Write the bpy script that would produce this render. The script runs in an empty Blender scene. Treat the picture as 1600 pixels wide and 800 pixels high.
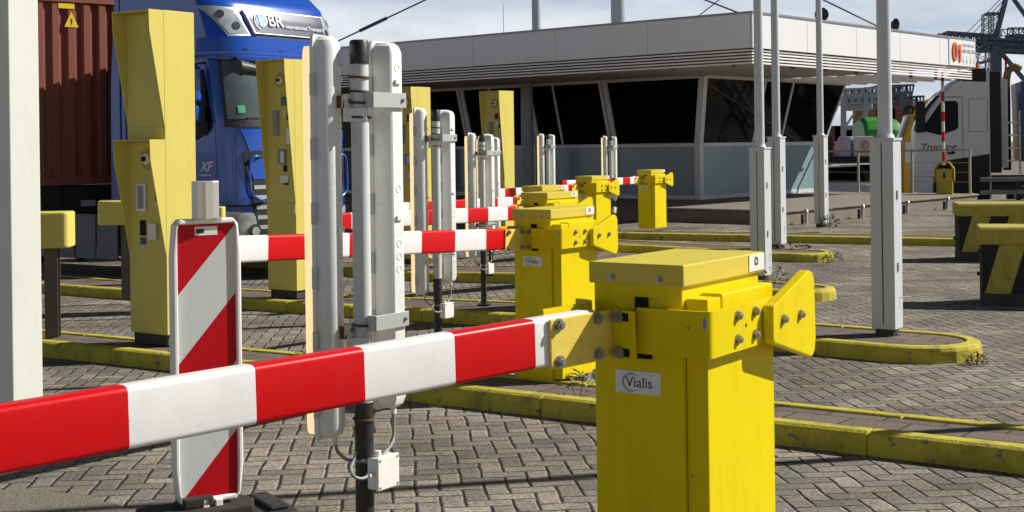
import bpy, bmesh, math, random
from mathutils import Vector, Matrix
random.seed(7)
PI = math.pi
scene = bpy.context.scene
col = scene.collection

# ------------------------------------------------------------------ camera, sky, sun, exposure
EYE = 1.6            # camera height (m)
FPX = 2104.0         # focal length in photo pixels (1600 px wide)
ROLL = 0.0131        # radians
cam_d = bpy.data.cameras.new('camera')
cam = bpy.data.objects.new('camera', cam_d); col.objects.link(cam)
cam_d.sensor_fit = 'HORIZONTAL'; cam_d.sensor_width = 36.0; cam_d.lens = FPX / 1600 * 36.0
cam_d.shift_y = -(400 - 230.3) / 1600.0
cam_d.clip_start = 0.05; cam_d.clip_end = 6000
cam.matrix_world = Matrix.Translation((0, 0, EYE)) @ Matrix.Rotation(PI / 2, 4, 'X') @ Matrix.Rotation(-ROLL, 4, 'Z')
scene.camera = cam
SUN_AZ, SUN_EL = math.radians(77), math.radians(39)
SDIR = Vector((math.sin(SUN_AZ) * math.cos(SUN_EL), math.cos(SUN_AZ) * math.cos(SUN_EL), math.sin(SUN_EL)))
world = bpy.data.worlds.new('World'); scene.world = world; world.use_nodes = True
wn = world.node_tree.nodes; wl = world.node_tree.links; wn.clear()
w_out = wn.new('ShaderNodeOutputWorld'); w_bg = wn.new('ShaderNodeBackground'); w_sky = wn.new('ShaderNodeTexSky')
w_sky.sky_type = 'NISHITA'; w_sky.sun_disc = False; w_sky.sun_elevation = SUN_EL; w_sky.sun_rotation = SUN_AZ
w_sky.dust_density = 1.2; w_sky.air_density = 1.0
w_tc = wn.new('ShaderNodeTexCoord'); w_map = wn.new('ShaderNodeMapping'); w_map.inputs['Scale'].default_value = (1.6, 1.6, 7.0)
w_no = wn.new('ShaderNodeTexNoise'); w_no.inputs['Scale'].default_value = 2.3; w_no.inputs['Detail'].default_value = 7; w_no.inputs['Roughness'].default_value = .56
w_rp = wn.new('ShaderNodeValToRGB'); w_rp.color_ramp.elements[0].position = .40; w_rp.color_ramp.elements[1].position = .60
w_rp.color_ramp.elements[1].color = (.86, .86, .86, 1)
w_mx = wn.new('ShaderNodeMixRGB'); w_mx.inputs['Color2'].default_value = (29.0, 29.8, 31.2, 1)
w_sep = wn.new('ShaderNodeSeparateXYZ'); wl.new(w_tc.outputs['Generated'], w_sep.inputs[0])
w_el = wn.new('ShaderNodeMapRange'); w_el.interpolation_type = 'SMOOTHSTEP'; w_el.inputs[1].default_value = .11; w_el.inputs[2].default_value = .26; w_el.inputs[3].default_value = 1.0; w_el.inputs[4].default_value = .0
wl.new(w_sep.outputs['Z'], w_el.inputs[0])
w_mu = wn.new('ShaderNodeMath'); w_mu.operation = 'MULTIPLY'
w_hz = wn.new('ShaderNodeMixRGB'); w_hz.inputs['Color2'].default_value = (17.2, 20.4, 25.6, 1)
w_h2 = wn.new('ShaderNodeMath'); w_h2.operation = 'MULTIPLY'; w_h2.inputs[1].default_value = .85; wl.new(w_el.outputs[0], w_h2.inputs[0])
wl.new(w_tc.outputs['Generated'], w_map.inputs['Vector']); wl.new(w_map.outputs['Vector'], w_no.inputs['Vector'])
wl.new(w_no.outputs['Fac'], w_rp.inputs['Fac']); wl.new(w_rp.outputs['Color'], w_mu.inputs[0]); wl.new(w_el.outputs[0], w_mu.inputs[1]); wl.new(w_mu.outputs[0], w_mx.inputs['Fac'])
wl.new(w_h2.outputs[0], w_hz.inputs['Fac']); wl.new(w_sky.outputs['Color'], w_hz.inputs['Color1']); wl.new(w_hz.outputs['Color'], w_mx.inputs['Color1']); wl.new(w_mx.outputs['Color'], w_bg.inputs['Color'])
w_bg.inputs['Strength'].default_value = 0.024
wl.new(w_bg.outputs['Background'], w_out.inputs['Surface'])
sun_d = bpy.data.lights.new('sun', 'SUN'); sun_d.energy = 5.0; sun_d.angle = math.radians(.53); sun_d.color = (1, .95, .87)
sun = bpy.data.objects.new('sun', sun_d); col.objects.link(sun)
sun.rotation_euler = SDIR.to_track_quat('Z', 'Y').to_euler(); sun.location = (30, 5, 30)
scene.view_settings.view_transform = 'Standard'; scene.view_settings.look = 'None'
scene.view_settings.exposure = 0.3; scene.view_settings.gamma = 1.0; scene.view_settings.use_curve_mapping = False

# ------------------------------------------------------------------ survey helpers
PROFILE = [(0, .12), (3.65, .07), (8.5, 0), (12.8, -.03), (17, -.07), (26, -.05), (38, -.05), (46, -.85), (9000, -.85)]
def gz(x, y):
    """height of the terrain: it falls gently away from the gate"""
    if y <= 0: z = .12
    else:
        z = -.85
        for (a, b), (c, d) in zip(PROFILE, PROFILE[1:]):
            if a <= y <= c: z = b + (d - b) * (y - a) / (c - a); break
    t = min(1, max(0, (1 - x) / 3)); s = t * t * (3 - 2 * t)
    return z - .018 * min(10, max(0, y - 10)) * s
def pt(px, py, D):
    """survey: where the sight line of photo pixel px, py is D metres out"""
    u = (px - 800) / FPX; v = (230.3 - py) / FPX
    c, s = math.cos(ROLL), math.sin(ROLL)
    return Vector(((u * c + v * s) * D, D, EYE + (v * c - u * s) * D))

TH = math.radians(55.5)              # direction of the barrier arms
A = Vector((math.cos(TH), math.sin(TH), 0)); B = Vector((-math.sin(TH), math.cos(TH), 0))

# ------------------------------------------------------------------ materials
MATS = {}
def nodes_of(m): return m.node_tree.nodes, m.node_tree.links
def mat(name, c, rough=.5, metal=0.0, var=.12, dirt=0.0, dirtc=(.09, .075, .055), scale=6.0, bump=.0, bscale=60, spec=.5, coat=0.0, streak=False, chips=None):
    if name in MATS: return MATS[name]
    m = bpy.data.materials.new(name); m.use_nodes = True; MATS[name] = m
    n, l = nodes_of(m); p = n['Principled BSDF']
    p.inputs['Roughness'].default_value = rough; p.inputs['Metallic'].default_value = metal
    p.inputs['Specular IOR Level'].default_value = spec; p.inputs['Coat Weight'].default_value = coat
    tc = n.new('ShaderNodeTexCoord')
    mp = n.new('ShaderNodeMapping'); mp.inputs['Scale'].default_value = (1, 1, .22) if streak else (1, 1, 1)
    l.new(tc.outputs['Object'], mp.inputs['Vector'])
    no = n.new('ShaderNodeTexNoise'); no.inputs['Scale'].default_value = scale; no.inputs['Detail'].default_value = 8; no.inputs['Roughness'].default_value = .62
    l.new(mp.outputs['Vector'], no.inputs['Vector'])
    mx = n.new('ShaderNodeMixRGB'); mx.inputs['Color1'].default_value = (*[max(0, v * (1 - var)) for v in c], 1)
    mx.inputs['Color2'].default_value = (*[min(1, v * (1 + var)) for v in c], 1)
    l.new(no.outputs['Fac'], mx.inputs['Fac']); out = mx.outputs['Color']
    if dirt > 0:
        n2 = n.new('ShaderNodeTexNoise'); n2.inputs['Scale'].default_value = scale * 2.3; n2.inputs['Detail'].default_value = 10; n2.inputs['Roughness'].default_value = .7
        l.new(mp.outputs['Vector'], n2.inputs['Vector'])
        r = n.new('ShaderNodeValToRGB'); r.color_ramp.elements[0].position = .48; r.color_ramp.elements[1].position = .8
        r.color_ramp.elements[1].color = (dirt, dirt, dirt, 1)
        l.new(n2.outputs['Fac'], r.inputs['Fac'])
        m2 = n.new('ShaderNodeMixRGB'); m2.inputs['Color2'].default_value = (*dirtc, 1)
        l.new(r.outputs['Color'], m2.inputs['Fac']); l.new(out, m2.inputs['Color1']); out = m2.outputs['Color']
        mr = n.new('ShaderNodeMath'); mr.operation = 'MULTIPLY_ADD'; mr.inputs[1].default_value = .35; mr.inputs[2].default_value = rough
        l.new(r.outputs['Color'], mr.inputs[0]); l.new(mr.outputs[0], p.inputs['Roughness'])
    if chips:
        cs, ct_, cc = chips
        nc = n.new('ShaderNodeTexNoise'); nc.inputs['Scale'].default_value = cs; nc.inputs['Detail'].default_value = 9; nc.inputs['Roughness'].default_value = .68
        l.new(tc.outputs['Object'], nc.inputs['Vector'])
        rc = n.new('ShaderNodeMapRange'); rc.inputs[1].default_value = ct_; rc.inputs[2].default_value = ct_ + .035; l.new(nc.outputs['Fac'], rc.inputs[0])
        m5 = n.new('ShaderNodeMixRGB'); m5.inputs['Color2'].default_value = (*cc, 1); l.new(rc.outputs[0], m5.inputs['Fac']); l.new(out, m5.inputs['Color1']); out = m5.outputs['Color']
    l.new(out, p.inputs['Base Color'])
    if bump > 0:
        n3 = n.new('ShaderNodeTexNoise'); n3.inputs['Scale'].default_value = bscale; n3.inputs['Detail'].default_value = 6
        l.new(tc.outputs['Object'], n3.inputs['Vector'])
        b = n.new('ShaderNodeBump'); b.inputs['Strength'].default_value = bump; b.inputs['Distance'].default_value = .01
        l.new(n3.outputs['Fac'], b.inputs['Height']); l.new(b.outputs['Normal'], p.inputs['Normal'])
    return m
def emit(name, c, s):
    m = bpy.data.materials.new(name); m.use_nodes = True; MATS[name] = m
    n, l = nodes_of(m); p = n['Principled BSDF']; p.inputs['Base Color'].default_value = (*c, 1)
    p.inputs['Emission Color'].default_value = (*c, 1); p.inputs['Emission Strength'].default_value = s
    return m

YEL = mat('yellow_paint', (.75, .595, .0), .38, var=.10, dirt=.42, dirtc=(.42, .32, .01), scale=4, bump=.05, bscale=25, streak=True, spec=.16, chips=(17, .67, (.20, .14, .03)))
YLID = mat('dusty_yellow_paint', (.62, .51, .06), .55, var=.08, dirt=.45, dirtc=(.44, .38, .15), scale=9, bump=.05, bscale=80, spec=.3)
YFADE = mat('sun_faded_yellow_paint', (.66, .565, .13), .5, var=.08, dirt=.28, dirtc=(.47, .37, .06), scale=4, bump=.05, bscale=40, streak=True, spec=.3, chips=(13, .71, (.25, .19, .05)))
YPALE = mat('pale_bracket_yellow', (.84, .64, .10), .5, var=.08, dirt=.35, dirtc=(.35, .22, .06), scale=14)
YKERB = mat('worn_kerb_yellow', (.50, .435, .055), .8, spec=.2, var=.25, dirt=.85, dirtc=(.13, .11, .045), scale=2.4, bump=.5, bscale=50, chips=(9, .60, (.19, .17, .14)))
RED = mat('barrier_red', (.60, .003, .006), .34, spec=.25, var=.08, dirt=.22, dirtc=(.34, .03, .03), scale=5, chips=(22, .675, (.22, .05, .045)))
WHT = mat('barrier_white', (.82, .82, .82), .35, var=.04, dirt=.26, dirtc=(.45, .44, .42), scale=6, chips=(24, .665, (.16, .15, .14)))
RRED = mat('reflective_red', (.46, .002, .010), .45, spec=.2, var=.08, dirt=.2, dirtc=(.25, .02, .02), scale=7)
RWHT = mat('reflective_white', (.56, .60, .61), .45, var=.04, dirt=.25, dirtc=(.34, .34, .33), scale=9)
PLAST = mat('white_plastic', (.82, .82, .80), .42, var=.04, dirt=.25, dirtc=(.45, .43, .38), scale=9)
HOUS = mat('weathered_lamp_housing', (.82, .83, .82), .5, var=.05, dirt=.36, dirtc=(.42, .43, .42), scale=30, bump=.04, bscale=120)
POLEM = mat('pale_grey_pole_paint', (.62, .65, .65), .4, var=.05, dirt=.3, dirtc=(.35, .33, .29), scale=14)
BLACK = mat('black_plastic', (.018, .018, .018), .45, var=.3, dirt=.3, dirtc=(.09, .085, .075), scale=12)
RUBBER = mat('black_rubber', (.022, .021, .022), .8, var=.3, dirt=.5, dirtc=(.09, .08, .075), scale=9, bump=.3, bscale=40)
RUST = mat('rusty_steel', (.10, .055, .035), .75, var=.4, dirt=.5, dirtc=(.05, .03, .02), scale=40)
ZINC = mat('galvanised_steel', (.52, .54, .54), .45, metal=.4, var=.1, dirt=.3, dirtc=(.25, .24, .22), scale=30)
STEEL = mat('bolt_steel', (.42, .40, .36), .35, metal=.7, var=.35, dirt=.35, dirtc=(.12, .09, .06), scale=80)
ALU = mat('aluminium', (.62, .62, .60), .38, metal=.55, var=.08, dirt=.2, dirtc=(.35, .34, .32), scale=12, streak=True)
MAST = mat('mast_grey_paint', (.58, .61, .65), .42, var=.06, dirt=.3, dirtc=(.33, .34, .35), scale=5, streak=True, chips=(15, .70, (.25, .20, .16)))
CREAM = mat('off_white_post_paint', (.70, .72, .65), .5, var=.04, dirt=.35, dirtc=(.46, .47, .41), scale=4, streak=True, chips=(14, .70, (.35, .33, .28)))
TUBE = emit('warm_lamp_diffuser', (.93, .70, .36), .75)
STICK = mat('white_sticker', (.75, .75, .74), .5, var=.03, dirt=.3, dirtc=(.45, .45, .44), scale=40)
INK = mat('dark_ink', (.03, .035, .045), .6, var=.05)
GREENINK = mat('green_ink', (.05, .20, .08), .6, var=.05)
HOLE = mat('dark_hollow', (.006, .006, .006), .9, var=.1)
GREYP = mat('grey_device_plastic', (.26, .27, .27), .4, var=.1, dirt=.3, scale=20)
ORANGE = mat('amber_disc_paint', (.55, .33, .01), .5, var=.08)
CONC = mat('platform_concrete', (.20, .172, .14), .85, var=.2, dirt=.6, dirtc=(.12, .10, .08), scale=2.0, bump=.4, bscale=25)
DARKC = mat('dark_concrete', (.06, .055, .05), .9, var=.25, dirt=.5, dirtc=(.03, .028, .025), scale=6, bump=.4, bscale=30)
FASC = mat('fascia_panel_white', (.80, .81, .83), .45, var=.03, dirt=.15, dirtc=(.5, .48, .45), scale=1.2, streak=True)
LOUV = mat('louvre_slat', (.87, .865, .85), .5, var=.05, dirt=.25, dirtc=(.36, .33, .28), scale=2)
SOFF = mat('soffit_panel', (.36, .35, .34), .7, var=.08)
FRAME = mat('window_frame_grey', (.62, .64, .66), .4, var=.05, dirt=.2, dirtc=(.3, .31, .32), scale=4)
LOWP = mat('frosted_glass_panel', (.24, .345, .39), .18, var=.15, dirt=.2, dirtc=(.27, .36, .39), scale=.8)
GLASS = mat('dark_window_glass', (.006, .006, .007), .05, var=.3, scale=.6, spec=.07)
BLUE = mat('truck_blue', (.010, .075, .43), .22, var=.06, coat=.6, scale=2)
DBLUE = mat('recess_shade_and_sticker_blue', (.008, .03, .15), .4, var=.1, scale=2)  # truck blue with recess shade put into the colour; also a sticker blue
CHROME = mat('silver_trim', (.50, .52, .54), .4, metal=.5, var=.1)
LENS = mat('lamp_lens', (.36, .39, .42), .1, var=.7, scale=11, coat=.6)
LDARK = mat('lamp_reflector', (.05, .055, .06), .2, var=.4, scale=20)
TYRE = mat('tyre', (.014, .014, .014), .85, var=.2)
CHAS = mat('chassis_black', (.010, .010, .011), .7, var=.3)
SKIRT = mat('grey_skirt', (.17, .17, .18), .5, var=.1, dirt=.3, scale=3)
RUSTY = mat('container_red', (.235, .062, .038), .6, var=.12, dirt=.45, dirtc=(.10, .035, .025), scale=2.2, streak=True)
WTRUCK = mat('white_truck_paint', (.62, .63, .65), .3, var=.04, dirt=.2, dirtc=(.4, .4, .4), scale=1.5)
YTRUCK = mat('amber_truck_paint', (.60, .34, .01), .4, var=.08, scale=2)
GRNT = mat('green_tank_paint', (.035, .26, .03), .35, var=.1, scale=2)
CRANE = mat('hazed_crane_navy', (.09, .10, .145), .6, var=.15, scale=.2)  # navy lifted so the colour carries the distance haze
CRANEG = mat('far_crane_grey', (.34, .37, .41), .7, var=.1, scale=.2)
BKYEL = mat('block_yellow', (.42, .36, .06), .8, var=.15, dirt=.65, dirtc=(.13, .11, .05), scale=4, bump=.4, bscale=30)
BKBLK = mat('block_black', (.014, .014, .016), .8, var=.3, dirt=.4, dirtc=(.05, .048, .045), scale=5, bump=.3, bscale=30)
LEAF = mat('weed_leaf', (.07, .11, .025), .6, var=.5, scale=30)
LEAFD = mat('dark_weed_leaf', (.045, .055, .02), .7, var=.5, scale=30)
CARG = mat('silver_car_paint', (.55, .56, .58), .3, var=.05, coat=.5)

# ------------------------------------------------------------------ mesh builder
class MB:
    def __init__(s): s.v = []; s.f = []; s.m = []
    def add(s, vs, fs, m=0):
        o = len(s.v); s.v += [tuple(v) for v in vs]
        for f in fs: s.f.append(tuple(i + o for i in f)); s.m.append(m)
        return s
    def box(s, x0, x1, y0, y1, z0, z1, m=0):
        v = [(x, y, z) for z in (z0, z1) for y in (y0, y1) for x in (x0, x1)]
        return s.add(v, [(0, 2, 3, 1), (4, 5, 7, 6), (0, 1, 5, 4), (2, 6, 7, 3), (0, 4, 6, 2), (1, 3, 7, 5)], m)
    def prism(s, poly, fn, a0, a1, m=0):
        """poly of (u,v); fn(u,v,w)->xyz"""
        n = len(poly); v = [fn(u, w, a0) for u, w in poly] + [fn(u, w, a1) for u, w in poly]
        f = [tuple(range(n))[::-1], tuple(range(n, 2 * n))] + [(i, (i + 1) % n, n + (i + 1) % n, n + i) for i in range(n)]
        return s.add(v, f, m)
    def px(s, poly, x0, x1, m=0): return s.prism(poly, lambda u, v, w: (w, u, v), x0, x1, m)   # (y,z) along x
    def py(s, poly, y0, y1, m=0): return s.prism(poly, lambda u, v, w: (u, w, v), y0, y1, m)   # (x,z) along y
    def pz(s, poly, z0, z1, m=0): return s.prism(poly, lambda u, v, w: (u, v, w), z0, z1, m)   # (x,y) along z
    def cyl(s, p0, p1, r0, r1=None, n=16, m=0, caps=True):
        r1 = r0 if r1 is None else r1; p0 = Vector(p0); p1 = Vector(p1); d = (p1 - p0).normalized()
        a = d.orthogonal().normalized(); b = d.cross(a)
        v = []
        for p, r in ((p0, r0), (p1, r1)):
            for i in range(n):
                t = 2 * PI * i / n; v.append(p + a * (r * math.cos(t)) + b * (r * math.sin(t)))
        f = [(i, (i + 1) % n, n + (i + 1) % n, n + i) for i in range(n)]
        if caps: f += [tuple(range(n))[::-1], tuple(range(n, 2 * n))]
        return s.add(v, f, m)
    def tube(s, pts, r, n=8, m=0):
        pts = [Vector(p) for p in pts]; k = len(pts); v = []
        a = None
        for i, p in enumerate(pts):
            d = (pts[min(i + 1, k - 1)] - pts[max(i - 1, 0)]).normalized()
            a = d.orthogonal().normalized() if a is None else (a - d * a.dot(d)).normalized()
            b = d.cross(a)
            for j in range(n):
                t = 2 * PI * j / n; v.append(p + a * (r * math.cos(t)) + b * (r * math.sin(t)))
        f = [(i * n + j, i * n + (j + 1) % n, (i + 1) * n + (j + 1) % n, (i + 1) * n + j) for i in range(k - 1) for j in range(n)]
        f += [tuple(range(n))[::-1], tuple(range((k - 1) * n, k * n))]
        return s.add(v, f, m)
    def lathe(s, prof, c=(0, 0, 0), n=20, m=0):
        v = []; k = len(prof)
        for r, z in prof:
            for j in range(n):
                t = 2 * PI * j / n; v.append((c[0] + r * math.cos(t), c[1] + r * math.sin(t), c[2] + z))
        f = [(i * n + j, i * n + (j + 1) % n, (i + 1) * n + (j + 1) % n, (i + 1) * n + j) for i in range(k - 1) for j in range(n)]
        f += [tuple(range(n))[::-1], tuple(range((k - 1) * n, k * n))]
        return s.add(v, f, m)
    def bar(s, p0, p1, w, h=None, m=0):
        """square bar between two points"""
        h = w if h is None else h; p0 = Vector(p0); p1 = Vector(p1); d = (p1 - p0).normalized()
        up = Vector((0, 0, 1)) if abs(d.z) < .95 else Vector((0, 1, 0))
        a = d.cross(up).normalized() * (w / 2); b = a.cross(d).normalized() * (h / 2)
        v = [p + a * i + b * j for p in (p0, p1) for i, j in ((-1, -1), (1, -1), (1, 1), (-1, 1))]
        return s.add(v, [(0, 1, 2, 3)[::-1], (4, 5, 6, 7), (0, 1, 5, 4), (1, 2, 6, 5), (2, 3, 7, 6), (3, 0, 4, 7)], m)
    def build(s, name, mats, parent=None, bevel=0, seg=2, smooth=0, loc=None, rot=None):
        me = bpy.data.meshes.new(name)
        me.from_pydata(s.v, [], s.f)
        mats = mats if isinstance(mats, (list, tuple)) else [mats]
        for m in mats: me.materials.append(m)
        for p, i in zip(me.polygons, s.m): p.material_index = i
        bm = bmesh.new(); bm.from_mesh(me)
        bmesh.ops.remove_doubles(bm, verts=bm.verts, dist=1e-5)
        bmesh.ops.recalc_face_normals(bm, faces=bm.faces)
        if bevel:
            es = [e for e in bm.edges if len(e.link_faces) == 2 and e.calc_face_angle(0) > .5]
            bmesh.ops.bevel(bm, geom=es, offset=bevel, segments=seg, profile=.5, affect='EDGES', clamp_overlap=True)
        bm.to_mesh(me); bm.free()
        if smooth:
            for p in me.polygons: p.use_smooth = True
            me.set_sharp_from_angle(angle=math.radians(smooth))
        o = bpy.data.objects.new(name, me); col.objects.link(o)
        if parent is not None: o.parent = parent
        if loc is not None: o.location = loc
        if rot is not None: o.rotation_euler = rot
        return o
def thing(name, label, cat, loc=(0, 0, 0), rz=0, group=None):
    o = bpy.data.objects.new(name, None); col.objects.link(o); o.empty_display_size = .1
    o.location = loc; o.rotation_euler = (0, 0, rz); o['label'] = label; o['category'] = cat
    if group: o['group'] = group
    return o
def tag(o, label, cat, group=None):
    o['label'] = label; o['category'] = cat
    if group: o['group'] = group
    return o
def kids(o): return [c for c in col.objects if c.parent == o]
def copy_tree(o, parent=None):
    c = o.copy(); col.objects.link(c)
    if parent is not None: c.parent = parent
    for k in kids(o): copy_tree(k, c)
    return c
def dup(o, loc, rz, label, group=None):
    c = copy_tree(o); c.location = loc; c.rotation_euler = (0, 0, rz); c['label'] = label
    if group: c['group'] = group
    return c
def text(body, size, name, m, parent, loc, xdir, updir, depth=.001, align='CENTER', shear=0.0, bold=0.0):
    cu = bpy.data.curves.new(name, 'FONT'); cu.body = body; cu.size = size; cu.extrude = depth; cu.align_x = align; cu.align_y = 'CENTER'
    cu.shear = shear; cu.offset = bold
    t = bpy.data.objects.new(name, cu); col.objects.link(t)
    bpy.context.view_layer.update()
    me = bpy.data.meshes.new_from_object(t.evaluated_get(bpy.context.evaluated_depsgraph_get()))
    bpy.data.objects.remove(t); me.name = name; me.materials.clear(); me.materials.append(m)
    o = bpy.data.objects.new(name, me); col.objects.link(o)
    x = Vector(xdir).normalized(); u = Vector(updir).normalized(); z = x.cross(u)
    M = Matrix((x, u, z)).transposed().to_4x4(); M.translation = Vector(loc)
    if parent is not None: o.parent = parent
    o.matrix_local = M
    return o
def ring(c, r0, r1, th, fn, n=28, a0=0, a1=2 * PI, m=0, mb=None):
    """flat ring segment, fn(u,v,w)"""
    mb = mb or MB()
    v = []; k = n + 1
    for w in (0, th):
        for r in (r0, r1):
            for i in range(k):
                t = a0 + (a1 - a0) * i / n; v.append(fn(c[0] + r * math.cos(t), c[1] + r * math.sin(t), w))
    f = []
    for i in range(n):
        a, b, c_, d = i, i + 1, k + i + 1, k + i
        f += [(a, b, c_, d), (2 * k + d, 2 * k + c_, 2 * k + b, 2 * k + a), (a, 2 * k + a, 2 * k + b, b), (d, c_, 2 * k + c_, 2 * k + d)]
    return mb.add(v, f, m)

# ------------------------------------------------------------------ ground
def paver_material():
    m = bpy.data.materials.new('herringbone_pavers'); m.use_nodes = True
    n, l = nodes_of(m); p = n['Principled BSDF']; p.inputs['Roughness'].default_value = .88; p.inputs['Specular IOR Level'].default_value = .3
    def math_(op, a, b=None, c=None):
        k = n.new('ShaderNodeMath'); k.operation = op
        for i, x in enumerate((a, b, c)):
            if x is None: continue
            if isinstance(x, (int, float)): k.inputs[i].default_value = x
            else: l.new(x, k.inputs[i])
        return k.outputs[0]
    tc = n.new('ShaderNodeTexCoord')
    # slight waviness of the courses
    nw = n.new('ShaderNodeTexNoise'); nw.inputs['Scale'].default_value = 1.7; nw.inputs['Detail'].default_value = 3
    l.new(tc.outputs['Object'], nw.inputs['Vector'])
    mp = n.new('ShaderNodeMapping'); mp.inputs['Rotation'].default_value = (0, 0, math.radians(-5)); W = .107
    mp.inputs['Scale'].default_value = (1 / W, 1 / W, 1)
    wob = n.new('ShaderNodeVectorMath'); wob.operation = 'MULTIPLY_ADD'
    wob.inputs[1].default_value = (.06, .06, 0); l.new(nw.outputs['Color'], wob.inputs[0]); l.new(tc.outputs['Object'], wob.inputs[2])
    l.new(wob.outputs['Vector'], mp.inputs['Vector'])
    sx = n.new('ShaderNodeSeparateXYZ'); l.new(mp.outputs['Vector'], sx.inputs[0])
    X, Y = sx.outputs[0], sx.outputs[1]
    I, J = math_('FLOOR', X), math_('FLOOR', Y)
    fx, fy = math_('SUBTRACT', X, I), math_('SUBTRACT', Y, J)
    c = math_('FLOORED_MODULO', math_('ADD', math_('SUBTRACT', I, J), .25), 4); c = math_('FLOOR', c)
    is_ = [math_('COMPARE', c, float(k), .3) for k in range(4)]
    dL = math_('ADD', fx, math_('MULTIPLY', is_[1], 9)); dR = math_('ADD', math_('SUBTRACT', 1, fx), math_('MULTIPLY', is_[0], 9))
    dB = math_('ADD', fy, math_('MULTIPLY', is_[2], 9)); dT = math_('ADD', math_('SUBTRACT', 1, fy), math_('MULTIPLY', is_[3], 9))
    d = math_('MINIMUM', math_('MINIMUM', dL, dR), math_('MINIMUM', dB, dT))
    ids = n.new('ShaderNodeCombineXYZ')
    l.new(math_('SUBTRACT', I, is_[1]), ids.inputs[0]); l.new(math_('SUBTRACT', J, is_[2]), ids.inputs[1])
    wn_ = n.new('ShaderNodeTexWhiteNoise'); wn_.noise_dimensions = '3D'; l.new(ids.outputs[0], wn_.inputs['Vector'])
    sepc = n.new('ShaderNodeSeparateXYZ'); l.new(wn_.outputs['Color'], sepc.inputs[0])
    # ragged joint
    ne = n.new('ShaderNodeTexNoise'); ne.inputs['Scale'].default_value = 16; ne.inputs['Detail'].default_value = 7; l.new(tc.outputs['Object'], ne.inputs['Vector'])
    dj = math_('ADD', d, math_('MULTIPLY', math_('SUBTRACT', ne.outputs['Fac'], .5), .10))
    jr = n.new('ShaderNodeMapRange'); jr.interpolation_type = 'SMOOTHSTEP'; jr.inputs[1].default_value = .0; jr.inputs[2].default_value = .085
    l.new(dj, jr.inputs[0])
    # aggregate grain
    ng = n.new('ShaderNodeTexNoise'); ng.inputs['Scale'].default_value = 62; ng.inputs['Detail'].default_value = 6; ng.inputs['Roughness'].default_value = .8
    l.new(tc.outputs['Object'], ng.inputs['Vector'])
    rg = n.new('ShaderNodeMapRange'); rg.inputs[1].default_value = .30; rg.inputs[2].default_value = .72; rg.inputs[3].default_value = .02; rg.inputs[4].default_value = 2.2
    l.new(ng.outputs['Fac'], rg.inputs[0])
    cr = n.new('ShaderNodeValToRGB'); l.new(sepc.outputs[0], cr.inputs['Fac'])
    e = cr.color_ramp.elements; e[0].color = (.150, .137, .115, 1); e[1].color = (.285, .262, .222, 1)
    e2 = cr.color_ramp.elements.new(.55); e2.color = (.215, .199, .173, 1)
    e3 = cr.color_ramp.elements.new(.85); e3.color = (.245, .208, .16, 1)
    mg = n.new('ShaderNodeMixRGB'); mg.blend_type = 'MULTIPLY'; mg.inputs['Fac'].default_value = 1
    l.new(cr.outputs['Color'], mg.inputs['Color1']); l.new(rg.outputs[0], mg.inputs['Color2'])
    # rubber and rust bands along the lanes
    mb_ = n.new('ShaderNodeMapping'); mb_.inputs['Rotation'].default_value = (0, 0, math.radians(34)); mb_.inputs['Scale'].default_value = (.06, .9, 1)
    l.new(tc.outputs['Object'], mb_.inputs['Vector'])
    nb = n.new('ShaderNodeTexNoise'); nb.inputs['Scale'].default_value = 1.6; nb.inputs['Detail'].default_value = 5; l.new(mb_.outputs['Vector'], nb.inputs['Vector'])
    rb = n.new('ShaderNodeMapRange'); rb.inputs[1].default_value = .5; rb.inputs[2].default_value = .72; rb.inputs[4].default_value = .62; l.new(nb.outputs['Fac'], rb.inputs[0])
    m3 = n.new('ShaderNodeMixRGB'); m3.blend_type = 'MULTIPLY'; m3.inputs['Color2'].default_value = (.60, .47, .38, 1)
    l.new(rb.outputs[0], m3.inputs['Fac']); l.new(mg.outputs['Color'], m3.inputs['Color1'])
    ns = n.new('ShaderNodeTexNoise'); ns.inputs['Scale'].default_value = .8; ns.inputs['Detail'].default_value = 6; l.new(tc.outputs['Object'], ns.inputs['Vector'])
    rs = n.new('ShaderNodeMapRange'); rs.inputs[1].default_value = .35; rs.inputs[2].default_value = .7; rs.inputs[3].default_value = .62; rs.inputs[4].default_value = 1.25; l.new(ns.outputs['Fac'], rs.inputs[0])
    m4 = n.new('ShaderNodeMixRGB'); m4.blend_type = 'MULTIPLY'; m4.inputs['Fac'].default_value = 1
    l.new(m3.outputs['Color'], m4.inputs['Color1']); l.new(rs.outputs[0], m4.inputs['Color2'])
    mj = n.new('ShaderNodeMixRGB'); mj.inputs['Color1'].default_value = (.022, .019, .016, 1)
    l.new(jr.outputs[0], mj.inputs['Fac']); l.new(m4.outputs['Color'], mj.inputs['Color2']); l.new(mj.outputs['Color'], p.inputs['Base Color'])
    hb = n.new('ShaderNodeMapRange'); hb.inputs[1].default_value = 0; hb.inputs[2].default_value = .12; l.new(dj, hb.inputs[0])
    hh = math_('ADD', math_('ADD', math_('MULTIPLY', hb.outputs[0], 1.0), math_('MULTIPLY', ng.outputs['Fac'], .28)), math_('ADD', math_('MULTIPLY', sepc.outputs[1], .30), math_('ADD', math_('MULTIPLY', math_('SUBTRACT', sepc.outputs[2], .5), math_('MULTIPLY', math_('ADD', fx, is_[1]), 1.4)), math_('MULTIPLY', math_('SUBTRACT', sepc.outputs[0], .5), math_('MULTIPLY', math_('ADD', fy, is_[2]), 1.4)))))
    bp = n.new('ShaderNodeBump'); bp.inputs['Strength'].default_value = 1.0; bp.inputs['Distance'].default_value = .009
    l.new(hh, bp.inputs['Height']); l.new(bp.outputs['Normal'], p.inputs['Normal'])
    return m
PAV = paver_material()
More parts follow.
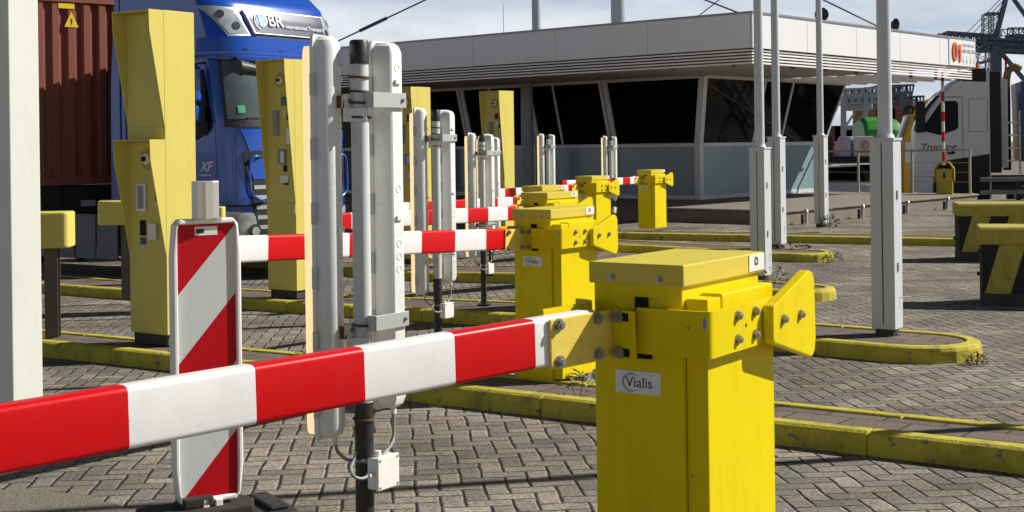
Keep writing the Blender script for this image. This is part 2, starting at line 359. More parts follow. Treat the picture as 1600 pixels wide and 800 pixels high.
ISL = mat('island_tiles', (.17, .135, .11), .9, var=.25, dirt=.5, dirtc=(.09, .07, .055), scale=4, bump=.4, bscale=40)
ASPH = mat('rough_asphalt', (.17, .155, .125), .95, var=.8, dirt=.6, dirtc=(.05, .045, .035), scale=45, bump=1.0, bscale=90)
def ground():
    xs = [-3000, -800, -200, -60, -30, -16] + [-12 + .5 * i for i in range(57)] + [20, 26, 40, 70, 200, 800, 3000]
    ys = [-400, -60, -15, -5, 0] + [1 + .5 * i for i in range(57)] + [32, 36, 38, 40, 42, 44, 46, 60, 100, 200, 500, 1500, 5000]
    mb = MB(); n = len(xs)
    v = [(x, y, gz(x, y)) for y in ys for x in xs]
    f = [(j * n + i, j * n + i + 1, (j + 1) * n + i + 1, (j + 1) * n + i) for j in range(len(ys) - 1) for i in range(n - 1)]
    mb.add(v, f); o = mb.build('ground', PAV, smooth=60); o['kind'] = 'structure'
ground()
def patch(name, poly, m, dz=.004, sub=10):
    """a sheet 4 mm above the paving with an irregular outline"""
    c = Vector((sum(p[0] for p in poly) / len(poly), sum(p[1] for p in poly) / len(poly)))
    mb = MB(); v = [(c.x, c.y, gz(c.x, c.y) + dz)]; n = len(poly); f = []
    for k in range(1, sub + 1):
        for p in poly:
            x = c.x + (p[0] - c.x) * k / sub; y = c.y + (p[1] - c.y) * k / sub; v.append((x, y, gz(x, y) + dz))
    for i in range(n): f.append((0, 1 + i, 1 + (i + 1) % n))
    for k in range(sub - 1):
        for i in range(n):
            a = 1 + k * n + i; b = 1 + k * n + (i + 1) % n; f.append((a, a + n, b + n, b))
    mb.add(v, f); o = mb.build(name, m); o['kind'] = 'structure'; return o
pol = []
for i in range(60):
    t = 2 * PI * i / 60; r = .97 + .07 * math.sin(3 * t + 1) + .05 * math.sin(7 * t) + random.uniform(-.05, .05)
    pol.append((-2.55 + 1.12 * r * math.cos(t), 5.35 + 1.05 * r * math.sin(t)))
patch('asphalt_patch', pol, ASPH)

def island(p0, p1, w, ends=(True, True), seg=.5, joint=1.0, off=0.0):
    p0 = Vector((*p0, 0)); p1 = Vector((*p1, 0)); L = (p1 - p0).length; d = (p1 - p0) / L; nrm = Vector((-d.y, d.x, 0))
    h = w / 2
    st = []; s = 0.0
    cuts = [off + joint * k for k in range(int(L / joint) + 2) if .3 < off + joint * k < L - .3]
    base = [L * k / max(2, int(L / seg)) for k in range(max(2, int(L / seg)) + 1)]
    st = sorted([(b, 0) for b in base if all(abs(b - c) > .02 for c in cuts)] + [(c + e, g) for c in cuts for e, g in ((-.008, 0), (-.005, 1), (.005, 1), (.008, 0))])
    out = []   # (point, outward normal, groove)
    def arc(c, a0):
        return [(c + (d * math.cos(a0 + t) + nrm * math.sin(a0 + t)) * h, d * math.cos(a0 + t) + nrm * math.sin(a0 + t), 0) for t in [PI * k / 12 for k in range(1, 12)]]
    out += [(p0 + d * s - nrm * h, -nrm, g) for s, g in st]
    out += arc(p1, -PI / 2) if ends[1] else []
    out += [(p0 + d * s + nrm * h, nrm, g) for s, g in reversed(st)]
    out += arc(p0, PI / 2) if ends[0] else []
    prof = [(0, -.06), (-.004, .085), (-.014, .108), (-.034, .120), (-.105, .122), (-.112, .118), (-.114, .09)]
    mb = MB(); v = []; k = len(prof); n = len(out)
    wob = [random.uniform(-.004, .004) for _ in out]
    for i, (p, q, g) in enumerate(out):
        for j, (o, z) in enumerate(prof):
            oo = o - (.012 if g and j < 6 else 0) + (wob[i] if j < 2 else 0); zz = z - (.012 if g and j in (2, 3, 4, 5) else 0)
            x = p + q * oo; v.append((x.x, x.y, gz(p.x, p.y) + zz))
    f = [(i * k + j, ((i + 1) % n) * k + j, ((i + 1) % n) * k + j + 1, i * k + j + 1) for i in range(n) for j in range(k - 1)]
    mb.add(v, f); o = mb.build('kerb', YKERB); o['kind'] = 'structure'
    mb = MB(); m = len(out); v = []; f = []
    for (p, q, g) in out:
        x = p + q * -.112; v.append((x.x, x.y, gz(p.x, p.y) + .108))
    # top sheet: strips across the two long sides plus end caps
    a = len(st)
    top = [i for i in range(a)]
    ne = 11 if ends[1] else 0
    back = [a + ne + (a - 1 - i) for i in range(a)]
    for i in range(a - 1): f.append((top[i], top[i + 1], back[i + 1], back[i]))
    if ends[1]: f.append(tuple([top[-1]] + list(range(a, a + ne)) + [back[-1]]))
    if ends[0]: f.append(tuple([back[0]] + list(range(2 * a + ne, 2 * a + ne + 11)) + [top[0]]))
    mb.add(v, f)
    o = mb.build('island_paving', ISLT); o['kind'] = 'structure'
def tile_material():
    m = bpy.data.materials.new('island_tile_paving'); m.use_nodes = True; n, l = nodes_of(m); p = n['Principled BSDF']; p.inputs['Roughness'].default_value = .9
    tc = n.new('ShaderNodeTexCoord'); mp = n.new('ShaderNodeMapping'); mp.inputs['Rotation'].default_value = (0, 0, math.radians(35.5))
    l.new(tc.outputs['Object'], mp.inputs['Vector'])
    br = n.new('ShaderNodeTexBrick'); br.inputs['Scale'].default_value = 1; br.inputs['Brick Width'].default_value = .32; br.inputs['Row Height'].default_value = .21
    br.inputs['Mortar Size'].default_value = .007; br.inputs['Color1'].default_value = (.13, .10, .082, 1); br.inputs['Color2'].default_value = (.165, .13, .105, 1); br.inputs['Mortar'].default_value = (.025, .02, .018, 1)
    l.new(mp.outputs['Vector'], br.inputs['Vector'])
    no = n.new('ShaderNodeTexNoise'); no.inputs['Scale'].default_value = 60; no.inputs['Detail'].default_value = 6; l.new(tc.outputs['Object'], no.inputs['Vector'])
    rg = n.new('ShaderNodeMapRange'); rg.inputs[1].default_value = .3; rg.inputs[2].default_value = .75; rg.inputs[3].default_value = .55; rg.inputs[4].default_value = 1.3; l.new(no.outputs['Fac'], rg.inputs[0])
    mx = n.new('ShaderNodeMixRGB'); mx.blend_type = 'MULTIPLY'; mx.inputs['Fac'].default_value = 1; l.new(br.outputs['Color'], mx.inputs['Color1']); l.new(rg.outputs[0], mx.inputs['Color2'])
    l.new(mx.outputs['Color'], p.inputs['Base Color'])
    b = n.new('ShaderNodeBump'); b.inputs['Distance'].default_value = .006; b.inputs['Strength'].default_value = .7; l.new(no.outputs['Fac'], b.inputs['Height']); l.new(b.outputs['Normal'], p.inputs['Normal'])
    return m
ISLT = tile_material()
def on_line(q0, d, s): return (q0[0] + d[0] * s, q0[1] + d[1] * s)
island((-.55, 4.62), (4.6, .95), .55, off=.45)
island((-9.2, 14.75 + .36), (5.4, 4.52), .62, ends=(False, False), off=.77)
island((-12.2, 23.3), (3.05, 10.22), .95, ends=(False, True), off=.3)
island((-7.0, 24.9), (3.0, 14.35), .85, ends=(False, True))
island((-5.0, 28.2), (4.15, 19.3), .85, ends=(False, True))
island((-8.0, 29.2), (9.6, 20.5), .8, ends=(False, False))

# ------------------------------------------------------------------ barriers
def bolt_mb(r=.011, h=.009):
    mb = MB(); mb.cyl((0, 0, 0), (0, 0, .003), r * 1.35, n=16); mb.cyl((0, 0, .003), (0, 0, .003 + h), r, n=6); mb.cyl((0, 0, .003 + h), (0, 0, .007 + h), r * .55, n=10)
    return mb
BOLT = None
def bolt(parent, loc, nrm, s=1.0):
    global BOLT
    if BOLT is None:
        o = bolt_mb().build('bolt', STEEL, parent, smooth=30); BOLT = o.data
    else:
        o = bpy.data.objects.new('bolt', BOLT); col.objects.link(o); o.parent = parent
    o.location = loc; o.rotation_euler = Vector(nrm).to_track_quat('Z', 'Y').to_euler(); o.scale = (s, s, s)
    return o
ARM0, ARM1, ARMY = .832, .964, .206
def make_barrier(label):
    t = thing('boom_barrier', label, 'barrier', group='yellow boom barriers along the lanes')
    mb = MB(); mb.pz([(.012, .012), (.515, .012), (.515, .29), (.012, .29)], 0, 1.03)
    cab = mb.build('cabinet', YEL, t, bevel=.004)
    # slots in the left face, dark
    for z0, z1, y0, y1 in ((.955, .992, .115, .155), (.822, .836, .105, .15)):
        MB().box(.006, .0125, y0, y1, z0, z1).build('slot', HOLE, cab)
    MB().box(.03, .468, -.055, .010, .012, .905).build('door', YEL, t, bevel=.003)
    MB().box(.032, .115, -.055, .010, .911, .992).build('door_cover', YEL, t, bevel=.003)
    MB().box(.122, .470, -.055, .010, .911, 1.000).build('door_cover', YEL, t, bevel=.006)
    lid = MB().box(0, .53, 0, .30, 1.026, 1.086).build('lid', YLID, t, bevel=.004, seg=2)
    for y in (.075, .225): bolt(lid, (0, y, 1.044), (-1, 0, 0), .8)
    st = MB().box(.42, .528, -.0025, -.0005, 1.033, 1.083).build('sticker', STICK, lid)
    ring((.468, 1.062), .007, .013, .0008, lambda u, v, w: (u, -.0027 - w, v), 20).build('printed_ring', INK, st)
    # nameplate
    npl = MB().box(.0085, .0118, .078, .222, .722, .786).build('nameplate', STICK, t, bevel=.001, seg=1)
    text('Vialis', .041, 'lettering', INK, npl, (.0080, .146, .753), (0, -1, 0), (0, 0, 1), .0004)
    rg = ring((0, 0), .0265, .0285, .0005, lambda u, v, w: (.0082 - w, .168 - u * 1.0, .753 + v * .85), 30, PI * .28, PI * 1.72)
    ring((0, 0), .0305, .0320, .0005, lambda u, v, w: (.0082 - w, .168 - u * 1.0, .753 + v * .85), 30, PI * .42, PI * 1.5, mb=rg)
    rg.build('printed_arc', GREENINK, npl)
    # strap bent round the corner
    z0, z1 = .84, .966
    o = []; r = .022
    pts = [(-.020, .135)] + [(-.020, -.065)] + [(-.020 + r - r * math.cos(k * PI / 12), -.065 - r * math.sin(k * PI / 12)) for k in range(1, 6)] + [(-.020 + r, -.065 - r), (.42, -.065 - r)]
    inn = [(-.010, .135), (-.010, -.064)] + [(-.010 + (r - .010) - (r - .010) * math.cos(k * PI / 12), -.065 - (r - .010) * math.sin(k * PI / 12)) for k in range(1, 6)] + [(-.010 + r - .010, -.065 - r + .010), (.42, -.065 - r + .010)]
    s = MB().pz(pts + inn[::-1], z0, z1).build('strap', YEL, t, smooth=25)
    for x, z in ((.15, .938), (.15, .873), (.265, .938), (.265, .873)): bolt(s, (x, -.087, z), (0, -1, 0), 1.05)
    mb = MB(); mb.cyl((.208, -.0872, .905), (.208, -.0855, .905), .006, n=12); mb.build('hole', HOLE, s)
    mb = MB(); mb.box(-.012, .012, .03, .10, .86, .946); mb.box(-.010, .030, -.056, -.08, .86, .946); mb.build('spacer', YEL, s)
    MB().px([(-.074, .915), (-.066, .924), (-.068, .944), (-.073, .951), (-.080, .946), (-.079, .93)], -.0206, -.0190).build('paint_chip', mat('bare_metal_chip', (.22, .27, .33), .5, var=.3, scale=60), s)
    # tail fin
    fp = [(.315, .855), (.315, .935), (.323, .948), (.555, 1.022), (.585, 1.030), (.612, 1.022), (.628, .998), (.634, .82), (.624, .782), (.602, .765), (.575, .772), (.323, .842)]
    fn = MB().py(fp, -.122, -.089).build('tail_fin', YEL, t, bevel=.005, seg=2)
    for x, z in ((.385, .905), (.51, .905)): bolt(fn, (x, -.122, z), (0, -1, 0), 1.05)
    # boom with its bracket, pivot at the bracket corner
    bm = bpy.data.objects.new('boom', None); col.objects.link(bm); bm.parent = t; bm.location = (-.022, ARMY, 0)
    return t, bm
def fill_boom(bm, L, cuts):
    # striped profile; local x runs from -L to ~-.0
    h0, h1 = ARM0, ARM1; th = .058; r = .014
    pr = []
    for cx, cz, a0 in ((th - r, h1 - r, 0), (r, h1 - r, PI / 2), (r, h0 + r, PI), (th - r, h0 + r, 1.5 * PI)):
        for k in range(5): pr.append((cx + r * math.cos(a0 + k * PI / 8), cz + r * math.sin(a0 + k * PI / 8)))
    xs = [-.05] + cuts + [-L]; mb = MB(); n = len(pr)
    for i, x in enumerate(xs): mb.v += [(x, y, z) for y, z in pr]
    for i in range(len(xs) - 1):
        for j in range(n):
            mb.f.append((i * n + j, i * n + (j + 1) % n, (i + 1) * n + (j + 1) % n, (i + 1) * n + j)); mb.m.append(i % 2)
    mb.f.append(tuple(range(n))); mb.m.append(0); mb.f.append(tuple(range((len(xs) - 1) * n, len(xs) * n))); mb.m.append((len(xs) - 2) % 2)
    mb.build('striped_arm', [WHT, RED], bm, smooth=30)
    b = MB()
    b.box(-.235, .004, -.010, -.001, ARM0 - .008, ARM1 - .004)
    b.build('bracket_plate', YPALE, bm, bevel=.003)
    g = MB(); g.box(.0045, .012, -.090, -.001, ARM0 - .008, ARM1 - .004)
    gl = g.build('bracket_leg', YEL, bm, bevel=.002)
    for z in (ARM0 + .012, ARM1 - .022):
        for x in (-.205, -.055): bolt(bm, (x, -.010, z), (0, -1, 0), 1.2)
        MB().box(.002, .0043, -.07, -.022, z - .011, z + .011).build('slot', HOLE, gl)
        bolt(gl, (.002, -.034, z), (-1, 0, 0), 1.25)
    # rear cheek that loops back to the cabinet
    q = MB(); pts = [(-.19, .062), (-.02, .062)] + [(-.02 + .05 * math.sin(k * PI / 10), .062 + .05 - .05 * math.cos(k * PI / 10)) for k in range(1, 6)] + [(.03, .15)]
    inn = [(x - .000, y + .008) for x, y in pts[:2]] + [(-.02 + .042 * math.sin(k * PI / 10), .070 + .042 - .042 * math.cos(k * PI / 10)) for k in range(1, 6)] + [(.022, .15)]
    q.pz(pts + inn[::-1], ARM0, ARM1 + .012); q.build('rear_cheek', YEL, bm, smooth=25)
LID = 1.086
CAB = []
def place_barrier(px, D, yaw, tilt, cuts, label, L=2.5, rz=0.0):
    p = pt(px, 300, D); x, y = p.x, p.y
    t, bm = make_barrier(label)
    fill_boom(bm, L, cuts)
    t.location = (x, y, gz(x, y) + .118); t.rotation_euler = (0, 0, TH + rz)
    bm.rotation_euler = (0, math.radians(tilt), math.radians(yaw))
    CAB.append(t); return t

def stripes(first, step, n): return [-(first + step * k) for k in range(n)]
place_barrier(1066, 3.65, -13, -1.3, [-.282, -.558, -.836, -1.132, -1.434, -1.75, -2.06], 'large yellow barrier box in the foreground, nearest to the camera', 2.35)
place_barrier(860, 8.49, 0, 2.4, [-.12, -.43, -.746, -1.066, -1.38, -1.69, -2.008, -2.30], 'second nearest yellow barrier box, standing just behind the foreground one', 2.6)
place_barrier(855, 12.6, 0, 1.2, [-.1] + stripes(.35, .31, 8), 'yellow barrier box whose lid shows right above the lid of the second nearest barrier', 2.75)
place_barrier(847, 16.2, 0, .5, [-.06] + stripes(.31, .31, 7), 'yellow barrier box almost hidden, only its lid showing above two lids in front', 2.5)
place_barrier(925, 20.6, 0, 0, [-.06] + stripes(.33, .28, 8), 'yellow barrier box between the stacked lids and the farthest barrier', 2.6)
place_barrier(1018, 24.8, 0, 0, stripes(.40, .27, 9), 'farthest yellow barrier box, standing alone in front of the dark platform face', 2.7)

# ------------------------------------------------------------------ lane lamps
def fixture(parent, zlo, zhi, loc, rz, sec):
    def loft(name, poly, m, z0, z1, ends, smooth=25):
        cx = sum(p[0] for p in poly) / len(poly); cy = max(p[1] for p in poly)
        zs = [(z0, ends[0]), (z0 + .012, ends[1]), (z0 + .035, 1), (z1 - .035, 1), (z1 - .012, ends[1]), (z1, ends[0])]
        mb = MB(); n = len(poly)
        for z, s in zs: mb.v += [(cx + (x - cx) * s, cy + (y - cy) * s, z) for x, y in poly]
        for i in range(len(zs) - 1):
            for j in range(n): mb.f.append((i * n + j, i * n + (j + 1) % n, (i + 1) * n + (j + 1) % n, (i + 1) * n + j)); mb.m.append(0)
        mb.f += [tuple(range(n))[::-1], tuple(range((len(zs) - 1) * n, len(zs) * n))]; mb.m += [0, 0]
        return mb.build(name, m, par, smooth=smooth)
    par = parent
    h = loft('lamp_housing', sec, HOUS, zlo, zhi, (.62, .86))
    h.location = loc; h.rotation_euler = (0, 0, rz); par = h
    loft('rim', [(-.056, .016), (-.058, .010), (-.058, .004), (-.053, 0.0005), (.053, 0.0005), (.058, .004), (.058, .010), (.056, .016)], PLAST, zlo - .006, zhi + .006, (.8, .93))
    loft('diffuser', [(-.046, .0165), (-.046, .044), (-.036, .056), (.036, .056), (.046, .044), (.046, .0165)], TUBE, zlo + .012, zhi - .03, (.7, .92))
    L = zhi - zlo
    def rep(name, mb0, m, spots, sm=0):
        o0 = mb0.build(name, m, h, smooth=sm)
        for i, q in enumerate(spots):
            o = o0 if i == 0 else o0.copy()
            if i: col.objects.link(o)
            o.location = q
    k0 = MB(); ring((0, 0), .010, .0125, .0012, lambda u, v, w: (u, -.0622 - w, v), 18, mb=k0)
    rep('knockout', k0, HOUS, [(0, 0, zlo + L * f) for f in (.93, .855, .60, .45, .415, .38, .16, .12)])
    rep('plug', MB().box(-.014, .014, -.070, -.0615, -.007, .007), HOUS, [(0, 0, zlo + L * f) for f in (.892, .52, .17)])
    rep('clip', MB().box(-.003, .003, -.004, .014, -.035, .035), ZINC, [(sd * .0595, 0, zlo + L * f) for f in (.08, .24, .4, .56, .72, .88) for sd in (-1, 1)])
    mb = MB(); mb.cyl((0, -.028, zlo + .004), (0, -.028, zlo - .022), .011, n=12); mb.build('cable_gland', PLAST, h, smooth=30)
    return h
def make_lamp(label):
    t = thing('lane_lamp', label, 'lamp', group='twin fluorescent lane lamps on white poles')
    MB().cyl((0, 0, .60), (0, 0, 1.70), .0295, n=24).build('pole', POLEM, t, smooth=40)
    mb = MB(); mb.cyl((0, 0, 0), (0, 0, .5995), .0305, n=20); mb.cyl((0, 0, 0), (0, 0, .012), .07, n=20); mb.build('lower_pole', BLACK, t, smooth=40)
    mb = MB(); mb.lathe([(.0315, 1.70), (.0318, 1.772), (.027, 1.779), (.0, 1.7795)], n=24); mb.build('pole_cap', BLACK, t, smooth=40)
    for z, r in ((1.658, .032), (1.612, .0315), (1.575, .034), (1.528, .0345), (.852, .034), (.545, .0335)):
        mb = MB(); pts = [(r * math.cos(2 * PI * k / 20), r * math.sin(2 * PI * k / 20), z + .002 * math.sin(2 * PI * k / 20)) for k in range(21)]
        mb.tube(pts, .0045, 6); mb.build('clamp_ring', RUST, t, smooth=60)
    HIP = [(-.05, .0), (-.05, -.012), (-.030, -.058), (-.024, -.062), (.024, -.062), (.030, -.058), (.05, -.012), (.05, 0)]
    RND = [(-.05, .0), (-.05, -.012), (-.047, -.026), (-.040, -.041), (-.030, -.053), (-.018, -.060), (0, -.0622), (.018, -.060), (.030, -.053), (.040, -.041), (.047, -.026), (.05, -.012), (.05, 0)]
    fixture(t, .565, 1.775, (.122, .005, 0), 0, HIP)
    fixture(t, .49, 1.79, (-.074, .094, 0), math.radians(13), RND).scale = (1, .95, 1)
    # brackets
    for z in (1.585, .862):
        mb = MB(); mb.box(-.012, .156, -.0685, -.0645, z - .027, z + .022); mb.box(-.012, .0, -.064, -.03, z - .027, z + .022)
        b = mb.build('bracket', ZINC, t, bevel=.0008, seg=1); bolt(b, (.136, -.0685, z - .002), (0, -1, 0), .55)
    for z in (1.545, .80):
        mb = MB(); mb.pz([(-.045, .020), (-.042, .016), (-.012, -.040), (-.016, -.042)], z - .032, z + .012)
        mb.box(-.06, -.02, .016, .021, z - .032, z + .058)
        b = mb.build('bracket', PLAST, t, bevel=.0008, seg=1); bolt(b, (-.034, .016, z + .036), (0, -1, 0), .55)
        MB().box(-.074, -.060, .014, .036, z + .012, z + .052).build('clamp_block', RUST, t)
    # junction box and cables
    mb = MB(); mb.box(-.028, .075, -.082, -.034, .325, .428)
    j = mb.build('junction_box', PLAST, t, bevel=.006)
    mb = MB(); mb.box(-.030, .077, -.0835, -.0705, .323, .430); j2 = mb.build('box_cover', PLAST, j, bevel=.004)
    for x in (-.020, .067):
        for z in (.333, .420): mb = MB(); mb.cyl((x, -.0836, z), (x, -.0850, z), .0045, n=10); mb.build('screw', GREYP, j, smooth=30)
    for p0, p1 in (((.0, -.058, .428), (.0, -.058, .447)), ((-.028, -.058, .375), (-.05, -.058, .375)), ((.075, -.058, .405), (.095, -.058, .405))):
        mb = MB(); mb.cyl(p0, p1, .0105, n=12); mb.build('cable_gland', PLAST, j, smooth=30)
    def spl(pts, k=8):
        out = []; P_ = [Vector(p) for p in pts]; P_ = [P_[0] * 2 - P_[1]] + P_ + [P_[-1] * 2 - P_[-2]]
        for i in range(1, len(P_) - 2):
            a, b, c, d = P_[i - 1:i + 3]
            for q in range(k):
                u = q / k; out.append(.5 * ((2 * b) + (c - a) * u + (2 * a - 5 * b + 4 * c - d) * u * u + (3 * b - a - 3 * c + d) * u ** 3))
        return out + [P_[-2]]
    CB = BLACK
    mb = MB(); mb.tube(spl([(-.064, .068, .468), (-.060, .060, .44), (-.045, .03, .415), (-.02, -.03, .412), (-.004, -.05, .40), (.004, -.058, .385), (.004, -.058, .37)]), .0055, 8); mb.build('cable', GREYP, t, smooth=60)
    mb = MB(); mb.tube(spl([(.122, -.023, .543), (.124, -.022, .49), (.11, -.03, .455), (.06, -.05, .44), (.03, -.056, .43), (.0, -.058, .415)]), .0055, 8); mb.build('cable', GREYP, t, smooth=60)
    mb = MB(); mb.tube(spl([(-.05, -.058, .375), (-.085, -.058, .374), (-.105, -.045, .385), (-.09, -.02, .40), (-.06, .0, .41), (-.03, .005, .44)]), .0055, 8); mb.build('cable', GREYP, t, smooth=60)
    return t
LG = 'twin fluorescent lane lamps on white poles'
lamp = make_lamp('largest white twin lamp pole, directly behind the foreground red and white arm')
def place_lamp(o, px, D, s, rz=0):
    p = pt(px, 300, D); o.location = (p.x, p.y, gz(p.x, p.y) + .118); o.rotation_euler = (0, 0, TH + math.radians(rz)); o.scale = (s, s, s)
for px, D, s, lab, rz in ((682, 9.3, .985, 'second largest white twin lamp pole, close right of the largest one', 0),
        (754, 13.2, .94, 'third white twin lamp pole, its fixtures crowded against those of the lamp behind', 3),
        (766, 16.8, .97, 'white twin lamp pole hidden behind the third one, only its right fixture sticking out', 0),
        (857, 22.0, .985, 'small white twin lamp pole in front of the round building column', 6),
        (955, 24.6, .96, 'farthest white twin lamp pole, standing against the leaning window post of the building', 2)):
    o = copy_tree(lamp); o['label'] = lab; place_lamp(o, px, D, s, rz)
place_lamp(lamp, 564, 4.39, 1)

# ------------------------------------------------------------------ yellow driver towers
def cheek(mb, x, y0, y1, poly): mb.py(poly, y0, y1)
def make_tower(kind, label):
    """local x = along the arms (depth), the opening faces -x; y = width"""
    t = thing('terminal_tower', label, 'terminal', group='tall yellow driver terminals')
    W, Dp, Hh = .43, .31, 2.60
    MB().box(.02, Dp - .02, .02, W - .02, 0, .085).build('plinth', DARKC, t)
    MB().box(0, Dp, 0, W, .085, Hh).build('column', YFADE, t, bevel=.004)
    if kind: MB().box(.11, .114, -.0012, 0, .09, Hh - .01).build('panel_seam', YPALE, t)
    def hood(z0, z1, top, name, bottom=True):
        mb = MB()
        zc = z1 - .16
        mb.py([(-.001, z0), (-top * .96, zc), (-top, z1), (-.001, z1)], 0.001, .010)
        mb.py([(-.001, z0), (-top * .96, zc), (-top, z1), (-.001, z1)], W - .010, W - .001)
        mb.box(-top + .002, -.001, .0105, W - .0105, z1 - .010, z1 - .001)
        return mb.build(name, YFADE, t)
    def gear(z1, z0, par, full):
        # camera eye with its ring, then small devices below
        y, z = .20, z1 - (.22 if full else .15)
        mb = MB(); mb.cyl((-.0015, y, z), (-.004, y, z), .085, n=32); mb.build('camera_ring', ORANGE, par, smooth=30)
        mb = MB(); mb.lathe([(.045, 0), (.045, .02), (.03, .034), (0.0, .036)], n=24); e = mb.build('camera_eye', PLAST, par, smooth=40, loc=(-.004, y, z), rot=(0, -PI / 2, 0))
        mb = MB(); mb.cyl((0, 0, .0355), (0, 0, .045), .02, n=16); mb.build('lens', HOLE, e)
        if full:
            for nm, m, y0, y1, za, zb, d in (('screen', LDARK, .115, .20, .40, .50, .006), ('card_reader', GREYP, .235, .315, .55, .83, .02), ('sticker', STICK, .13, .17, .54, .62, .003), ('slot', HOLE, .08, .12, .58, .66, .004),
                    ('small_reader', ALU, .06, .11, .74, .92, .02), ('intercom', GREYP, .13, .24, .98, 1.14, .03), ('button_plate', ALU, .14, .19, 1.0, 1.12, .034), ('port', HOLE, .12, .17, 1.15, 1.22, .01), ('receipt_slot', ALU, .10, .22, 1.26, 1.34, .015), ('ledge', HOLE, .10, .17, 1.345, 1.365, .012)):
                MB().box(-d, -.0005, y0, y1, z1 - zb, z1 - za).build(nm, m, par, bevel=.002, seg=1)
        else:
            for nm, m, y0, y1, za, zb, d in (('card_reader', ALU, .22, .33, .34, .56, .015), ('reader_window', GREYP, .24, .31, .36, .54, .017), ('slot', HOLE, .08, .12, .42, .48, .004), ('sticker', STICK, .08, .12, .485, .52, .003), ('port', HOLE, .23, .30, .63, .75, .006), ('blue_sticker', DBLUE, .23, .30, .765, .82, .003), ('button_plate', ALU, .09, .18, .65, .78, .03)):
                MB().box(-d, -.0005, y0, y1, z1 - zb, z1 - za).build(nm, m, par, bevel=.002, seg=1)
    if kind == 0:
        h = hood(1.70, 2.598, .145, 'upper_hood'); MB().box(-.012, -.0005, .012, W - .012, 1.605, 1.70).build('sill_panel', YFADE, t)
        MB().box(-.014, -.0005, .012, W - .012, 1.7025, 2.585).build('blank_panel', YFADE, t)
        h2 = hood(.70, 1.60, .15, 'lower_hood'); gear(1.60, .70, h2, False)
    else:
        h = hood(1.03, 2.598, .15, 'hood'); gear(2.60, 1.0, h, True)
        MB().box(-.010, -.0005, .004, W - .004, .92, 1.03).build('sill_panel', YFADE, t)
    return t
def put(o, px, D, s=1.0, rz=None, lift=.118):
    p = pt(px, 300, D); o.location = (p.x, p.y, gz(p.x, p.y) + lift); o.scale = (s, s, s)
    o.rotation_euler = (0, 0, TH if rz is None else rz); return o
put(make_tower(0, 'nearest yellow terminal with two hoods one above the other'), 259, 10.4, 1.0)
tB = make_tower(1, 'yellow terminal with camera eye and card readers, in front of the blue truck windscreen')
put(tB, 462, 14.6)
for px, D, lab in ((654, 19.6, 'yellow terminal half hidden behind the second white lamp pole'), (789, 23.8, 'yellow terminal standing against the dark windows of the building')):
    o = copy_tree(tB); o['label'] = lab; put(o, px, D)

